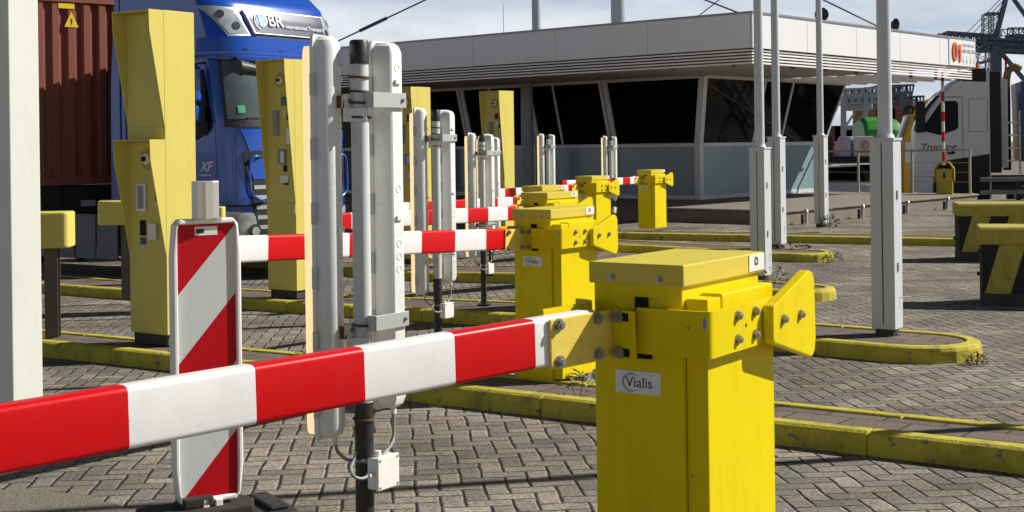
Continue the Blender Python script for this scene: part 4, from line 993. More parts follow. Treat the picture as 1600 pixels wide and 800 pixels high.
# ------------------------------------------------------------------ trucks
class Cab:
    """cab shell: x forward, y across (0..W), z up; s runs along the plan outline, s<0 near side, 0..W front, >W far side"""
    def __init__(c, W, L, prof, ex=8, corner=.28, bow=.06):
        c.W, c.L, c.prof, c.ex, c.corner, c.bow = W, L, prof, ex, corner, bow
    def xf(c, z):
        P_ = c.prof
        if z <= P_[0][0]: return P_[0][1]
        for (a, b), (d, e) in zip(P_, P_[1:]):
            if a <= z <= d:
                u = (z - a) / (d - a); return b + (e - b) * u
        return P_[-1][1]
    def p(c, s, z):
        W = c.W; x0 = c.xf(z)
        xc = x0 - c.corner - c.bow; k = xc + c.L + .25   # side length up to the flat rear wall
        if s < 0: return Vector((xc + s / c.L * k, 0, z))
        if s > W: return Vector((xc - (s - W) / c.L * k, W, z))
        q = 2 * s / W - 1
        return Vector((x0 - c.bow * q * q - c.corner * abs(q) ** c.ex, s, z))
    def n(c, s, z):
        e = .01; a = c.p(s + e, z) - c.p(s - e, z); b = c.p(s, z + e) - c.p(s, z - e); v = a.cross(b)
        return v.normalized()
    def P(c, s, z, o): return c.p(s, z) + c.n(s, z) * o
    def shell(c, name, m, parent, z0, z1, nz=40, s0=None, s1=None, off=0, cap=True):
        ss = [-c.L, -c.L * .7, -c.L * .4, -c.L * .15, -.05] + [c.W * (.5 - .5 * math.cos(PI * k / 36)) for k in range(37)] + [c.W + .05, c.W + c.L * .4, c.W + c.L]
        zs = sorted(set([z0 + (z1 - z0) * k / nz for k in range(nz + 1)])); mb = MB(); k = len(ss)
        for z in zs: mb.v += [c.P(s, z, off) if off else c.p(s, z) for s in ss]
        for i in range(len(zs) - 1):
            for j in range(k - 1): mb.f.append((i * k + j, i * k + j + 1, (i + 1) * k + j + 1, (i + 1) * k + j)); mb.m.append(0)
            mb.f.append((i * k + k - 1, i * k, (i + 1) * k, (i + 1) * k + k - 1)); mb.m.append(0)
        if cap: mb.f += [tuple(range(k))[::-1], tuple(range((len(zs) - 1) * k, len(zs) * k))]; mb.m += [0, 0]
        return mb.build(name, m, parent, smooth=40)
    def patch(c, name, m, parent, q, o=.006, th=.02, n=10, mb=None, build=True):
        """q = four (s,z) corners anticlockwise from bottom near; o outward offset"""
        mb = mb or MB(); g = []
        for i in range(n + 1):
            for j in range(n + 1):
                u, v = i / n, j / n
                a = [(1 - u) * (1 - v), u * (1 - v), u * v, (1 - u) * v]
                g.append((sum(w * k[0] for w, k in zip(a, q)), sum(w * k[1] for w, k in zip(a, q))))
        k = n + 1; vs = [c.P(s, z, o) for s, z in g] + [c.P(s, z, o - th) for s, z in g]; N = k * k; f = []
        for i in range(n):
            for j in range(n):
                a, b, d, e = i * k + j, (i + 1) * k + j, (i + 1) * k + j + 1, i * k + j + 1
                f += [(a, b, d, e), (N + e, N + d, N + b, N + a)]
        for i in range(n):
            for e0, e1 in (((i + 1) * k, i * k), (i * k + n, (i + 1) * k + n), (i, i + 1), (n * k + i + 1, n * k + i)): f.append((e0, e1, N + e1, N + e0))
        mb.add(vs, f)
        return mb.build(name, m, parent, smooth=35) if build else mb
def wheel(parent, x, y, r, w):
    mb = MB(); mb.lathe([(r * .55, -w / 2), (r * .94, -w / 2), (r, -w / 2 + .05), (r, w / 2 - .05), (r * .94, w / 2), (r * .55, w / 2)], n=36)
    t = mb.build('wheel', TYRE, parent, smooth=35, loc=(x, y, r), rot=(PI / 2, 0, 0))
    mb = MB(); mb.lathe([(r * .56, -w / 2 - .004), (r * .5, -w / 2 + .03), (r * .2, -w / 2 + .05), (r * .18, -w / 2 - .03), (0, -w / 2 - .032)], n=24); mb.lathe([(r * .56, w / 2 + .004), (r * .5, w / 2 - .03), (r * .2, w / 2 - .05), (r * .18, w / 2 + .03), (0, w / 2 + .032)], n=24)
    mb.build('rim', ZINC, t, smooth=35)
q = pt(372, 300, 18.5)
tk = thing('tractor_truck', 'blue tractor truck with a lettered roof sign standing behind the yellow terminals', 'truck', (q.x, q.y, gz(q.x, q.y)), TH - PI / 2)
cb = Cab(2.5, 2.15, [(.42, -.10), (.62, -.02), (1.1, 0), (2.0, -.03), (2.25, -.06), (3.14, -.24), (3.18, -.22), (3.45, -.26), (3.70, -.33), (3.95, -.44), (4.14, -.66), (4.26, -1.05), (4.32, -1.5)])
body = cb.shell('cab_body', BLUE, tk, .62, 4.32, 60)
def mir(fn):
    for f in (lambda s: s, lambda s: cb.W - s): fn(f)
def quad(f, q): 
    r = [(f(s), z) for s, z in q]
    return r if f(0) == 0 else [r[1], r[0], r[3], r[2]]
cb.patch('windscreen_seal', BLACK, tk, [(.055, 2.15), (2.445, 2.15), (2.42, 3.17), (.08, 3.17)], .022, .05, 26)
gl = mat('windscreen_glass', (.085, .105, .115), .06, var=.75, scale=2.0)
ws = cb.patch('windscreen', gl, tk, [(.085, 2.26), (2.415, 2.26), (2.39, 3.12), (.11, 3.12)], .030, .02, 26)
cb.patch('sticker', mat('green_sticker', (.08, .40, .20), .5), ws, [(.20, 2.34), (.29, 2.34), (.29, 2.45), (.20, 2.45)], .038, .01, 3)
mb = MB(); cb.patch('', None, None, [(.3, 2.275), (1.2, 2.285), (1.2, 2.30), (.3, 2.29)], .044, .01, 6, mb=mb, build=False); cb.patch('', None, None, [(1.3, 2.285), (2.2, 2.275), (2.2, 2.29), (1.3, 2.30)], .044, .01, 6, mb=mb, build=False); mb.build('wiper', BLACK, ws)
# sun visor standing proud of the screen, hollow beneath
vz = cb.patch('sun_visor', BLUE, tk, [(-.10, 3.15), (2.60, 3.15), (2.53, 3.40), (-.03, 3.40)], .15, .12, 22)
cb.patch('visor_lip', BLUE, vz, [(-.06, 3.11), (2.56, 3.11), (2.60, 3.148), (-.10, 3.148)], .165, .05, 22)
for s in (.35, .95, 1.55, 2.15): cb.patch('marker_light', LDARK, vz, [(s - .025, 3.21), (s + .025, 3.21), (s + .025, 3.235), (s - .025, 3.235)], .156, .01, 2)
cb.patch('recess', BLACK, tk, [(.55, 3.40), (1.95, 3.40), (1.85, 3.45), (.65, 3.45)], .03, .03, 10)
# roof sign
sgn = cb.patch('sign_rim', CHROME, tk, [(.605, 3.475), (2.09, 3.475), (2.11, 3.815), (.485, 3.815)], .05, .06, 14)
SIGNB = mat('sign_navy', (.022, .034, .085), .4, var=.15)
sb = cb.patch('sign_board', SIGNB, sgn, [(.63, 3.49), (2.07, 3.49), (2.09, 3.80), (.51, 3.80)], .056, .01, 14)
def on_cab(s, z, o): return cb.P(s, z, o), (cb.P(s + .05, z, o) - cb.P(s - .05, z, o)).normalized(), (cb.P(s, z + .05, o) - cb.P(s, z - .05, o)).normalized()
LETW = mat('lettering_white', (.82, .84, .88), .5, var=.03)
a, x_, u_ = on_cab(.93, 3.665, .075); text('DBR', .26, 'lettering', LETW, sb, a, x_, u_, .002)
a, x_, u_ = on_cab(1.62, 3.60, .075); text('internationaal Transport', .084, 'lettering', LETW, sb, a, x_, u_, .002)
a, x_, u_ = on_cab(.745, 3.655, .066); z_ = x_.cross(u_)
CY = mat('logo_cyan', (.20, .50, .78), .5)
mb = MB(); mb.cyl(a + z_ * -.004, a + z_ * .003, .095, n=28); mb.build('logo_disc', CY, sb)
ring((0, 0), .112, .130, .004, lambda u, v, w: a + x_ * (u * .8 - .02) + u_ * v + z_ * w, 24, PI * .55, PI * 1.45).build('logo_arc', LETW, sb)
# roof spot lamps and headlamps
def lamps(f):
    far = f(0) != 0
    h = cb.patch('roof_lamp_rim', CHROME, tk, quad(f, [(.20, 3.43), (.54, 3.45), (.36, 3.84), (-.02, 3.87)]), .02, .05, 10)
    l = cb.patch('roof_lamp', LENS, h, quad(f, [(.22, 3.46), (.505, 3.475), (.34, 3.81), (.01, 3.84)]), .026, .012, 10)
    for s, z in ((.16, 3.74), (.33, 3.58)):
        o = cb.P(f(s), z, .030); n_ = cb.n(f(s), z); mb = MB(); mb.cyl(o, o + n_ * .006, .06, n=20); mb.build('reflector', LDARK, l, smooth=30)
    h = cb.patch('headlamp_rim', CHROME, tk, quad(f, [(-.16, .52), (.72, .50), (.55, .93), (-.16, 1.0)]), .012, .05, 12)
    l = cb.patch('headlamp', LENS, h, quad(f, [(-.13, .545), (.67, .525), (.52, .895), (-.13, .965)]), .02, .012, 12)
    for s, z, r in ((.10, .72, .085), (.36, .70, .10)):
        o = cb.P(f(s), z, .022); n_ = cb.n(f(s), z); mb = MB(); mb.cyl(o, o + n_ * .012, r, n=22); rr = mb.build('reflector', LDARK, l, smooth=30); mb = MB(); mb.cyl(o + n_ * .0125, o + n_ * .03, r * .6, n=22); mb.build('bulb_lens', CHROME, rr, smooth=30)
    # grab handle
    pts = [cb.P(f(a_), z, o) for a_, z, o in ((.46, 1.74, .0), (.44, 1.74, .06), (.33, 1.735, .08), (.28, 1.68, .08), (.27, 1.5, .08), (.27, 1.3, .08), (.30, 1.19, .08), (.40, 1.13, .07), (.48, 1.11, .06), (.50, 1.11, .0))]
    mb = MB(); mb.tube(pts, .02, 8); mb.build('grab_handle', BLUE, tk, smooth=60)
mir(lamps)
gr = cb.patch('grille', CHAS, tk, [(.44, .55), (2.06, .55), (2.30, 1.80), (.20, 1.80)], .022, .05, 20)
cb.patch('grille_band', BLUE, gr, [(.34, 1.42), (2.16, 1.42), (2.22, 1.70), (.28, 1.70)], .03, .03, 14)
for z in (.72, .86, 1.0, 1.14, 1.28): cb.patch('grille_slat', CHROME, gr, [(.50 - .12 * z, z), (2.0 + .12 * z, z), (2.0 + .12 * z, z + .055), (.50 - .12 * z, z + .055)], .03, .02, 10)
cb.patch('front_panel', BLUE, tk, [(.30, 1.82), (2.20, 1.82), (2.30, 2.12), (.20, 2.12)], .026, .05, 20)
mb = MB()
for q_ in ([(-.30, 1.04), (.66, 1.04), (.66, 1.07), (-.30, 1.07)], [(1.84, 1.04), (2.8, 1.04), (2.8, 1.07), (1.84, 1.07)]): cb.patch('', None, None, q_, .004, .01, 12, mb=mb, build=False)
mb.build('seam', CHAS, tk)
bp = cb.shell('bumper', BLUE, tk, .30, .615, 8, off=.004)
cb.patch('bumper_grille', CHAS, bp, [(.5, .36), (2.0, .36), (2.0, .50), (.5, .50)], .02, .02, 8)
# near side: door, window, mirrors
def side(x0, x1, z0, z1, o, th, m, name, par, bev=.01): return MB().box(x0, x1, -o, -o + th, z0, z1).build(name, m, par, bevel=bev)
dr = MB(); dr.py([(-.40, 1.1), (-.43, 2.2), (-.60, 3.02), (-1.28, 3.02), (-1.30, 1.1)], -.012, .0); dr = dr.build('door', BLUE, tk, bevel=.01)
dw = MB(); dw.py([(-.455, 2.14), (-.63, 2.97), (-1.22, 2.97), (-1.24, 1.98), (-.78, 1.98)], -.020, -.0125); dw = dw.build('door_window', GLASS, dr, bevel=.004)
text('XF', .19, 'lettering', CHROME, dr, (-.62, -.014, 1.60), (1, 0, 0), (0, 0, 1), .003, shear=.35, bold=.004)
mb = MB()
for k in range(6): mb.box(-.745 + k * .042, -.72 + k * .042, -.0165, -.0125, 1.475, 1.50)
mb.build('small_lettering', CHROME, dr)
mr = MB().box(-.74, -.54, -.26, -.12, 2.50, 3.00).build('mirror', BLUE, tk, bevel=.05, seg=3)
MB().box(-.74, -.56, -.25, -.11, 2.22, 2.47).build('wide_mirror', BLUE, mr, bevel=.05, seg=3)
mb = MB(); mb.tube([(-.62, 0, 3.06), (-.66, -.14, 3.04), (-.66, -.14, 2.1), (-.60, 0, 2.05)], .022, 8); mb.build('mirror_arm', BLACK, mr, smooth=60)
mb = MB(); mb.tube([(-.30, .20, 3.16), (-.02, .10, 3.05), (.06, .02, 2.86)], .022, 8); mb.cyl((.05, -.02, 2.97), (.09, .34, 2.93), .10, .08, n=16); mb.build('front_mirror', BLACK, tk, smooth=50)
ff = MB(); ff.py([(-2.42, 1.0), (-2.42, 4.28), (-2.50, 4.28), (-2.62, 2.8), (-2.64, 1.0)], -.02, .02); ff = ff.build('side_deflector', BLUE, tk, bevel=.01)
MB().box(-2.30, -2.05, -.024, -.003, 1.7, 3.0).build('deflector_recess_shade', DBLUE, ff)  # raised plate whose darker blue stands in for the recess shade
ff2 = MB(); ff2.py([(-2.42, 1.0), (-2.42, 4.28), (-2.50, 4.28), (-2.62, 2.8), (-2.64, 1.0)], 2.48, 2.52); ff2.build('side_deflector', BLUE, tk, bevel=.01)
MB().box(-2.40, -.60, .15, 2.35, .45, .62).build('underbody', CHAS, tk)
st_ = MB(); st_.box(-1.3, -.5, -.005, .30, .42, .615); st_.build('step_panel', BLUE, tk, bevel=.03)
for k in range(4): MB().box(-5.6 + .50 * k + .02 + 1.05, -5.6 + .50 * (k + 1) + 1.05 - .02, .02, .06, .22, .90).build('side_skirt', SKIRT, tk, bevel=.01)
MB().box(-6.6, -2.31, .75, 1.75, .62, .98).build('chassis_rail', CHAS, tk)
MB().box(-4.0, -2.6, .10, .70, .40, .88).build('fuel_tank', CHAS, tk, bevel=.04)
mb = MB(); mb.box(-3.3, -3.0, .3, 2.2, 1.0, 1.10); mb.build('deck_plate', ZINC, tk)
for x in (-1.05, -5.0):
    for y in (.20, 2.30): wheel(tk, x, y, .50, .32)
# container and its trailer, standing askew behind the cab
hd = math.radians(-50)
q = pt(22, 200, 19.9)
tr = thing('container_trailer', 'black container chassis behind the blue truck cab', 'trailer', (q.x, q.y, gz(q.x, q.y)), hd)
MB().box(-12, .0, .75, 1.70, .95, 1.32).build('chassis_beam', CHAS, tr); MB().box(-.35, -.05, .05, 2.4, .98, 1.35).build('front_beam', CHAS, tr)
for x in (-9.2, -10.5):
    for y in (.2, 2.25): wheel(tr, x, y, .5, .34)
mb = MB(); mb.box(-2.5, -2.38, .4, .52, 0.0, .95); mb.box(-2.5, -2.38, 1.92, 2.04, 0, .95); mb.build('landing_leg', CHAS, tr)
MB().box(-.02, .03, 1.0, 1.22, 1.03, 1.12).build('lamp', LENS, tr)
ct = thing('shipping_container', 'rust red corrugated shipping container with a yellow warning triangle', 'container', (q.x, q.y, gz(q.x, q.y) + 1.36), hd)
CW, CH, CL = 2.44, 2.90, 12.0
def corr(n, w, d):   # corrugation profile across width: list of (y, x)
    o = []; p_ = w / n
    for k in range(n): o += [(k * p_, 0), (k * p_ + p_ * .40, 0), (k * p_ + p_ * .52, -d), (k * p_ + p_ * .88, -d)]
    return o + [(w, 0)]
pr = [(y + .12, x - .03) for y, x in corr(9, CW - .24, .05)]
mb = MB(); mb.pz([(x, y) for y, x in pr] + [(-.2, CW - .12), (-.2, .12)], .12, CH - .12); mb.build('end_wall', RUSTY, ct)
mb = MB(); pr = [(x, y) for x, y in [(-.2 - a_, b_) for a_, b_ in corr(40, CL - .4, .036)]]
mb.pz([(x, y + .036) for x, y in pr] + [(-CL + .2, 1), (-.2, 1)], .12, CH - .12); mb.pz([(x, CW - .036 - y) for x, y in pr] + [(-CL + .2, CW - 1), (-.2, CW - 1)], .12, CH - .12); mb.build('side_wall', RUSTY, ct)
mb = MB()
for x in (-.16, -CL):
    for y in (0, CW - .12): mb.box(x, x + .16, y, y + .12, 0, CH)
mb.build('corner_post', RUSTY, ct, bevel=.01)
mb = MB()
for z in (.0, CH - .12):
    mb.box(-.14, -.01, .121, CW - .121, z, z + .119); mb.box(-CL + .17, -.17, .005, .11, z, z + .119); mb.box(-CL + .17, -.17, CW - .11, CW - .005, z, z + .119)
mb.build('rail', RUSTY, ct); MB().box(-CL + .2, -.2, .12, CW - .12, CH - .06, CH - .03).build('roof_panel', RUSTY, ct)
tri = MB(); tri.px([(.79, CH - .50), (1.01, CH - .50), (.90, CH - .26)], -.034, -.022); tri = tri.build('warning_triangle', mat('warning_yellow', (.80, .55, .02), .5), ct)
tri2 = MB(); tri2.px([(.89, CH - .46), (.91, CH - .46), (.915, CH - .37), (.885, CH - .37)], -.0215, -.0195); tri2.build('mark', INK, tri)
mb = MB(); mb.box(-.030, -.022, .70, .95, CH - .22, CH - .145); mb.build('stencil_mark', MATS['warning_yellow'], ct)

# white truck with its blue framed tipper, right
q = pt(1424, 200, 43)
RZ = math.radians(166)
wt = thing('tractor_truck', 'white sleeper cab truck seen from its side behind the platform railing', 'truck', (q.x, q.y, gz(q.x, q.y)), RZ)
# heading is local +x (to the left in view); the visible side is local +y, so the cab is mirrored: y from -2.5 to 0
wc = Cab(2.5, 2.15, [(.4, 0), (1.2, 0), (2.55, -.05), (2.9, -.18), (3.35, -.52), (3.75, -.88), (4.05, -1.2), (4.26, -1.6), (4.34, -1.9)], corner=.16, bow=.05)
def wo(o): o.location = (0, -2.5, 0); return o
wo(wc.shell('cab_body', WTRUCK, wt, 1.05, 4.34, 36)); wo(wc.shell('bumper', WTRUCK, wt, .35, 1.04, 6, off=.003))
wo(wc.patch('windscreen', GLASS, wt, [(.06, 2.5), (2.44, 2.5), (2.4, 3.62), (.1, 3.62)], .012, .03, 14))
m = MB(); m.py([(-.36, 2.5), (-.42, 2.72), (-.92, 3.44), (-1.36, 3.44), (-1.43, 3.36), (-1.43, 2.62), (-1.36, 2.52), (-.85, 2.36)], .003, .016); m.build('side_window', GLASS, wt, bevel=.005)
m = MB(); m.py([(-.26, 1.2), (-.30, 2.6), (-.90, 3.54), (-1.55, 3.54), (-1.55, 1.1), (-1.2, 1.1)], .0015, .0045); dd = m.build('door', WTRUCK, wt, bevel=.001, seg=1)
m = MB(); m.box(-1.565, -1.55, .0015, .007, 1.1, 3.575); m.box(-1.5495, -.92, .0015, .007, 3.555, 3.575); m.build('seam', INK, wt)
m = MB()
for x0, x1, z0, z1 in ((-2.3, -1.75, 2.45, 2.47), (-2.3, -1.75, 3.48, 3.50), (-2.32, -2.30, 2.45, 3.50), (-1.75, -1.73, 2.45, 3.50)): m.box(x0, x1, .001, .007, z0, z1)
m.build('locker_seam', GREYP, wt)
m = MB(); m.py([(-2.05, 4.45), (-1.15, 4.30), (-1.10, 4.2), (-1.6, 4.06), (-2.28, 4.02), (-2.28, 4.45)], -.05, .04); m.build('roof_deflector', CHAS, wt, bevel=.02)
for y0, y1 in ((-.10, .01), (-2.5, -2.39)): MB().box(-2.72, -2.36, y0, y1, 1.15, 4.35).build('side_fairing', CHAS, wt, bevel=.04)
m = MB(); m.box(-.42, -.12, .10, .32, 2.45, 3.45); m.box(-.42, -.2, .0, .12, 3.25, 3.33); m.build('mirror', CHAS, wt, bevel=.04)
text('Trucking', .30, 'lettering', INK, dd, (-.80, .006, 1.98), (-1, 0, 0), (0, 0, 1), .002, shear=.25, bold=.004)
m = MB(); m.py([(-.62, .3), (-.66, 1.05), (-.82, 1.42), (-1.1, 1.56), (-1.5, 1.62), (-2.35, 1.75), (-2.35, .3)], .004, .03); m.build('wheel_arch_shade', CHAS, wt)  # flat black plate painting in the shade under the cab and round the wheel
m = MB(); m.box(-1.32, -1.08, .0125, .03, 1.75, 1.82); m.build('door_handle', CHAS, dd)
m = MB(); m.box(-8.6, -.6, -1.75, -.75, .75, 1.04); m.box(-2.4, -.5, -.35, -.02, .55, 1.04); m.build('chassis', CHAS, wt)
for x in (-1.1, -4.6, -5.9):
    for y in (-.18, -2.3): wheel(wt, x, y, .50, .34)
for y in (-1.0, -.3): m = MB(); m.cyl((-2.0, y, 4.34), (-2.0, y, 4.62), .11, n=14); m.build('amber_beacon', mat('amber_lens', (.60, .14, .01), .3), wt, smooth=40)
m = MB(); m.tube([(-3.05, -1.6, 1.2), (-3.05, -1.6, 4.15), (-3.12, -1.6, 4.45), (-3.32, -1.6, 4.55), (-3.5, -1.6, 4.45)], .13, 10); m.build('exhaust', mat('exhaust_brown', (.18, .10, .05), .6, metal=.3), wt, smooth=60)
m = MB()
for z in (1.5, 1.9, 2.3, 2.7): m.box(-3.3, -2.85, -.12, -.06, z, z + .05)
m.box(-3.3, -3.24, -.12, -.06, 1.1, 3.1); m.build('ladder', ZINC, wt)
MB().box(-2.95, -2.73, -2.2, -.3, 1.3, 4.1).build('rear_equipment', ZINC, wt)
tp = thing('tipper_trailer', 'white tipper body with a dark blue front frame, behind the white cab', 'trailer', (q.x + 3.25, q.y - .81, gz(q.x, q.y)), RZ)
m = MB(); m.py([(0, 1.5), (.06, 4.0), (-.18, 4.0), (-.30, 1.5)], -2.5, .02); m.build('front_frame', mat('tipper_blue', (.02, .04, .16), .4), tp)
m = MB(); m.box(-8, -.32, -2.45, -.02, 1.5, 3.75); m.build('tipper_body', WTRUCK, tp, bevel=.02)
m = MB(); m.px([(-2.5, 3.76), (.02, 3.76), (.02, 3.9), (-.3, 4.1), (-2.2, 4.1), (-2.5, 3.9)], -8, -.2); m.build('tarpaulin', mat('tarpaulin_beige', (.42, .38, .28), .8), tp)
m = MB(); m.box(-8, -.3, -1.8, -.7, .9, 1.49); m.build('chassis', CHAS, tp)
for x in (-5, -6.3):
    for y in (-.2, -2.3): wheel(tp, x, y, .5, .36)
# amber truck further left
q = pt(1401, 200, 46.5); yt = thing('tractor_truck', 'amber yellow truck cab partly hidden behind the white truck', 'truck', (q.x, q.y, gz(q.x, q.y)), math.radians(168))
yc = Cab(2.5, 2.2, [(.4, 0), (1.2, 0), (2.0, -.05), (2.6, -.08), (3.3, -.34), (3.5, -.36), (3.85, -.75), (4.0, -1.3)], corner=.16, bow=.05)
wo(yc.shell('cab_body', YTRUCK, yt, 1.05, 4.0, 36)); wo(yc.shell('bumper', YTRUCK, yt, .35, 1.04, 6, off=.003))
m = MB(); m.py([(-.42, 2.5), (-.60, 3.35), (-1.3, 3.35), (-1.36, 2.5)], .003, .016); m.build('side_window', GLASS, yt)
m = MB(); m.py([(-.26, 1.75), (-.28, 2.44), (-1.5, 2.44), (-1.5, 1.75)], .0015, .008); m.build('white_door_panel', WTRUCK, yt)
wo(yc.patch('windscreen', GLASS, yt, [(.1, 2.5), (2.4, 2.5), (2.35, 3.36), (.15, 3.36)], .01, .02, 8))
wo(yc.patch('sun_visor', CHAS, yt, [(0, 3.42), (2.5, 3.42), (2.45, 3.6), (.05, 3.6)], .16, .14, 10))
m = MB(); m.py([(-1.15, 3.9), (-1.5, 4.2), (-2.0, 4.42), (-2.6, 4.42), (-2.6, 4.0), (-2.2, 3.8)], -2.2, -.2); m.build('roof_fairing', YTRUCK, yt, bevel=.08)
for x in (-1.1, -4.4):
    for y in (-.18, -2.3): wheel(yt, x, y, .5, .34)
MB().box(-6, -.6, -1.75, -.75, .7, 1.04).build('chassis', CHAS, yt)
# green tank, board, cars
q = pt(1341, 200, 62)
gt = thing('tank_trailer', 'rounded bright green tank behind the nearest grey mast', 'tank', (q.x, q.y, gz(q.x, q.y)), 0); gt.scale = (1, 1, 1.13)
sec = [(-1.15 + .0, 1.5), (1.15, 1.5), (1.25, 2.0), (1.2, 2.7), (.9, 3.05), (.4, 3.2), (-.4, 3.2), (-.9, 3.05), (-1.2, 2.7), (-1.25, 2.0)]
mb = MB(); n = len(sec)
for x, s in ((0, .92), (.15, 1), (1.2, 1), (1.65, .93), (1.95, .75)): mb.v += [(x, y * s, 1.5 + (z - 1.5) * s) for y, z in sec]
for i in range(4):
    for j in range(n): mb.f.append((i * n + j, i * n + (j + 1) % n, (i + 1) * n + (j + 1) % n, (i + 1) * n + j)); mb.m.append(0)
mb.f += [tuple(range(n)), tuple(range(4 * n, 5 * n))]; mb.m += [0, 0]
mb.build('tank', GRNT, gt, smooth=30)
MB().box(-.3, 4.5, -1, 1, .95, 1.48).build('frame', mat('pale_trailer_frame', (.45, .45, .45), .5), gt)
for x in (.6, 2.2):
    for y in (-.95, .95): wheel(gt, x, y, .48, .3)
q = pt(1340, 222, 56)
bx = thing('box_trailer', 'low white box with a round red emblem between the two right hand masts', 'trailer', (q.x, q.y, gz(q.x, q.y)), 0)
MB().box(-.35, .45, -.8, .8, 1.9, 2.72).build('white_box', WTRUCK, bx, bevel=.03)
emb = mat('emblem_red', (.55, .10, .14), .6)
rg = ring((0.08, 2.36), .13, .18, .01, lambda u, v, w: (u, -.805 - w, v), 24); ring((.08, 2.36), .03, .08, .01, lambda u, v, w: (u, -.805 - w, v), 20, .6, 5.4, mb=rg); rg.box(-.22, .38, -.812, -.803, 2.04, 2.08)
rg.build('emblem', emb, bx)
MB().box(-2.2, 3.0, -.9, .9, .9, 1.88).build('dark_lower_body', CHAS, bx)
mb = MB(); mb.py([(-1.0, 1.9), (-.45, 1.9), (-.45, 2.72), (-.62, 2.72)], -.7, .7); mb.build('pale_blue_hood', mat('pale_blue_plastic', (.42, .52, .66), .5), bx, bevel=.03)
mb = MB(); mb.box(-1.25, -1.15, -.7, .7, 1.9, 2.9); mb.box(-1.5, -1.4, -.7, .7, 1.9, 2.85); mb.build('red_frame', mat('dark_red_frame', (.18, .02, .02), .5), bx)
for x in (-1.2, 2.0):
    for y in (-.75, .75): wheel(bx, x, y, .48, .3)
def car(label, px, D, m, rz):
    q = pt(px, 260, D); t = thing('parked_car', label, 'car', (q.x, q.y, gz(q.x, q.y)), rz, 'cars parked behind the platform'); t.scale = (1.1, 1.1, 1.14)
    mb = MB(); n = 12
    prof = [(-2.1, .35), (-2.15, .75), (-2.0, .92), (-1.2, .98), (1.25, .95), (2.0, .85), (2.15, .6), (2.1, .35)]
    mb.py(prof, -.86, .86); mb.build('car_body', m, t, bevel=.10, seg=3, smooth=40)
    mb = MB()
    rings = [[(-1.75, .95), (-.95, 1.40), (.35, 1.43), (1.25, .95)], [(-1.75, .95), (-.95, 1.40), (.35, 1.43), (1.25, .95)]]
    v = [(x, -.80 + (.16 if z > 1 else 0), z) for x, z in rings[0]] + [(x, .80 - (.16 if z > 1 else 0), z) for x, z in rings[1]]
    mb.add(v, [(0, 1, 2, 3), (7, 6, 5, 4), (0, 4, 5, 1), (1, 5, 6, 2), (2, 6, 7, 3)]); mb.build('cabin_glass', GLASS, t, bevel=.05)
    mb = MB(); v = [(-.98, -.66, 1.405), (.36, -.66, 1.435), (.36, .66, 1.435), (-.98, .66, 1.405)]; mb.add(v + [(x, y, z + .03) for x, y, z in v], [(0, 1, 2, 3), (7, 6, 5, 4), (0, 4, 5, 1), (1, 5, 6, 2), (2, 6, 7, 3), (3, 7, 4, 0)]); mb.build('roof', m, t)
    for x in (-1.35, 1.35):
        for y in (-.78, .78): wheel(t, x, y, .32, .2)
    return t
car('silver parked car nearest the railing behind the platform', 1312, 47.5, CARG, math.radians(12))
car('pale parked car behind the silver one, close to the nearest mast', 1345, 50.5, WTRUCK, math.radians(-8))
car('dark parked car at the left, mostly behind the farthest grey mast', 1298, 52.5, LDARK, math.radians(10))

# ------------------------------------------------------------------ port cranes on the skyline
def lattice(mb, a, b, w, h, n, r):
    """box truss between a and b: width w (across), height h"""
    a = Vector(a); b = Vector(b); d = (b - a).normalized(); up = Vector((0, 0, 1)); s = d.cross(up)
    if s.length < .1: s = Vector((1, 0, 0)); 
    s.normalize(); up = s.cross(d).normalized()
    c = [(i, j) for i in (-.5, .5) for j in (-.5, .5)]
    for i, j in c: mb.bar(a + s * (i * w) + up * (j * h), b + s * (i * w) + up * (j * h), r * 1.4)
    for k in range(n):
        p = a.lerp(b, k / n); q = a.lerp(b, (k + 1) / n)
        for i in (-.5, .5):
            x, y = (-.5, .5) if k % 2 else (.5, -.5)
            mb.bar(p + s * (i * w) + up * (x * h), q + s * (i * w) + up * (y * h), r); mb.bar(p + s * (i * w) - up * (.5 * h), p + s * (i * w) + up * (.5 * h), r)
            mb.bar(p + up * (i * h) + s * (x * w), q + up * (i * h) + s * (y * w), r)
D = 320.0
def cp(px, py, dd=0): return pt(px, py, D + dd)
cr_ = thing('harbour_crane', 'dark navy ship to shore crane with lattice boom above the white truck', 'crane', (pt(1556, 200, D).x, D, -.85))
def rel(v): return Vector(v) - cr_.location
def cpart(name, fn, m=CRANE):
    mb = MB(); fn(mb); return mb.build(name, m, cr_)
def sk(mb, p0, p1, w, h=None, dd=0): mb.bar(rel(cp(*p0, dd)), rel(cp(*p1, dd)), w, h)
for dd in (-9, 9):
    cpart('leg', lambda mb: sk(mb, (1556, 226), (1556, 72), 2.1, 2.1, dd * .4))
    cpart('diagonal_brace', lambda mb: sk(mb, (1562, 80), (1622, 150), .9, .9, dd * .5))
    cpart('frame_leg', lambda mb: sk(mb, (1556, 58), (1574, -12), 1.0, 1.0, dd * .25))
    cpart('back_stay', lambda mb: sk(mb, (1582, -4), (1626, 58), .8, .8, dd * .25))
    for x in (1480, 1500, 1520): cpart('stay_rope', lambda mb: sk(mb, (1506 + (x - 1480) * .55, 56), (1566 + (x - 1480) * .28, -4), .16, .16, dd * .3), CRANEG)
cpart('boom', lambda mb: lattice(mb, rel(cp(1472, 57)), rel(cp(1555, 63)), 7, 1.8, 16, .22)); cpart('main_girder', lambda mb: lattice(mb, rel(cp(1526, 70)), rel(cp(1640, 75)), 7, 2.6, 18, .34))
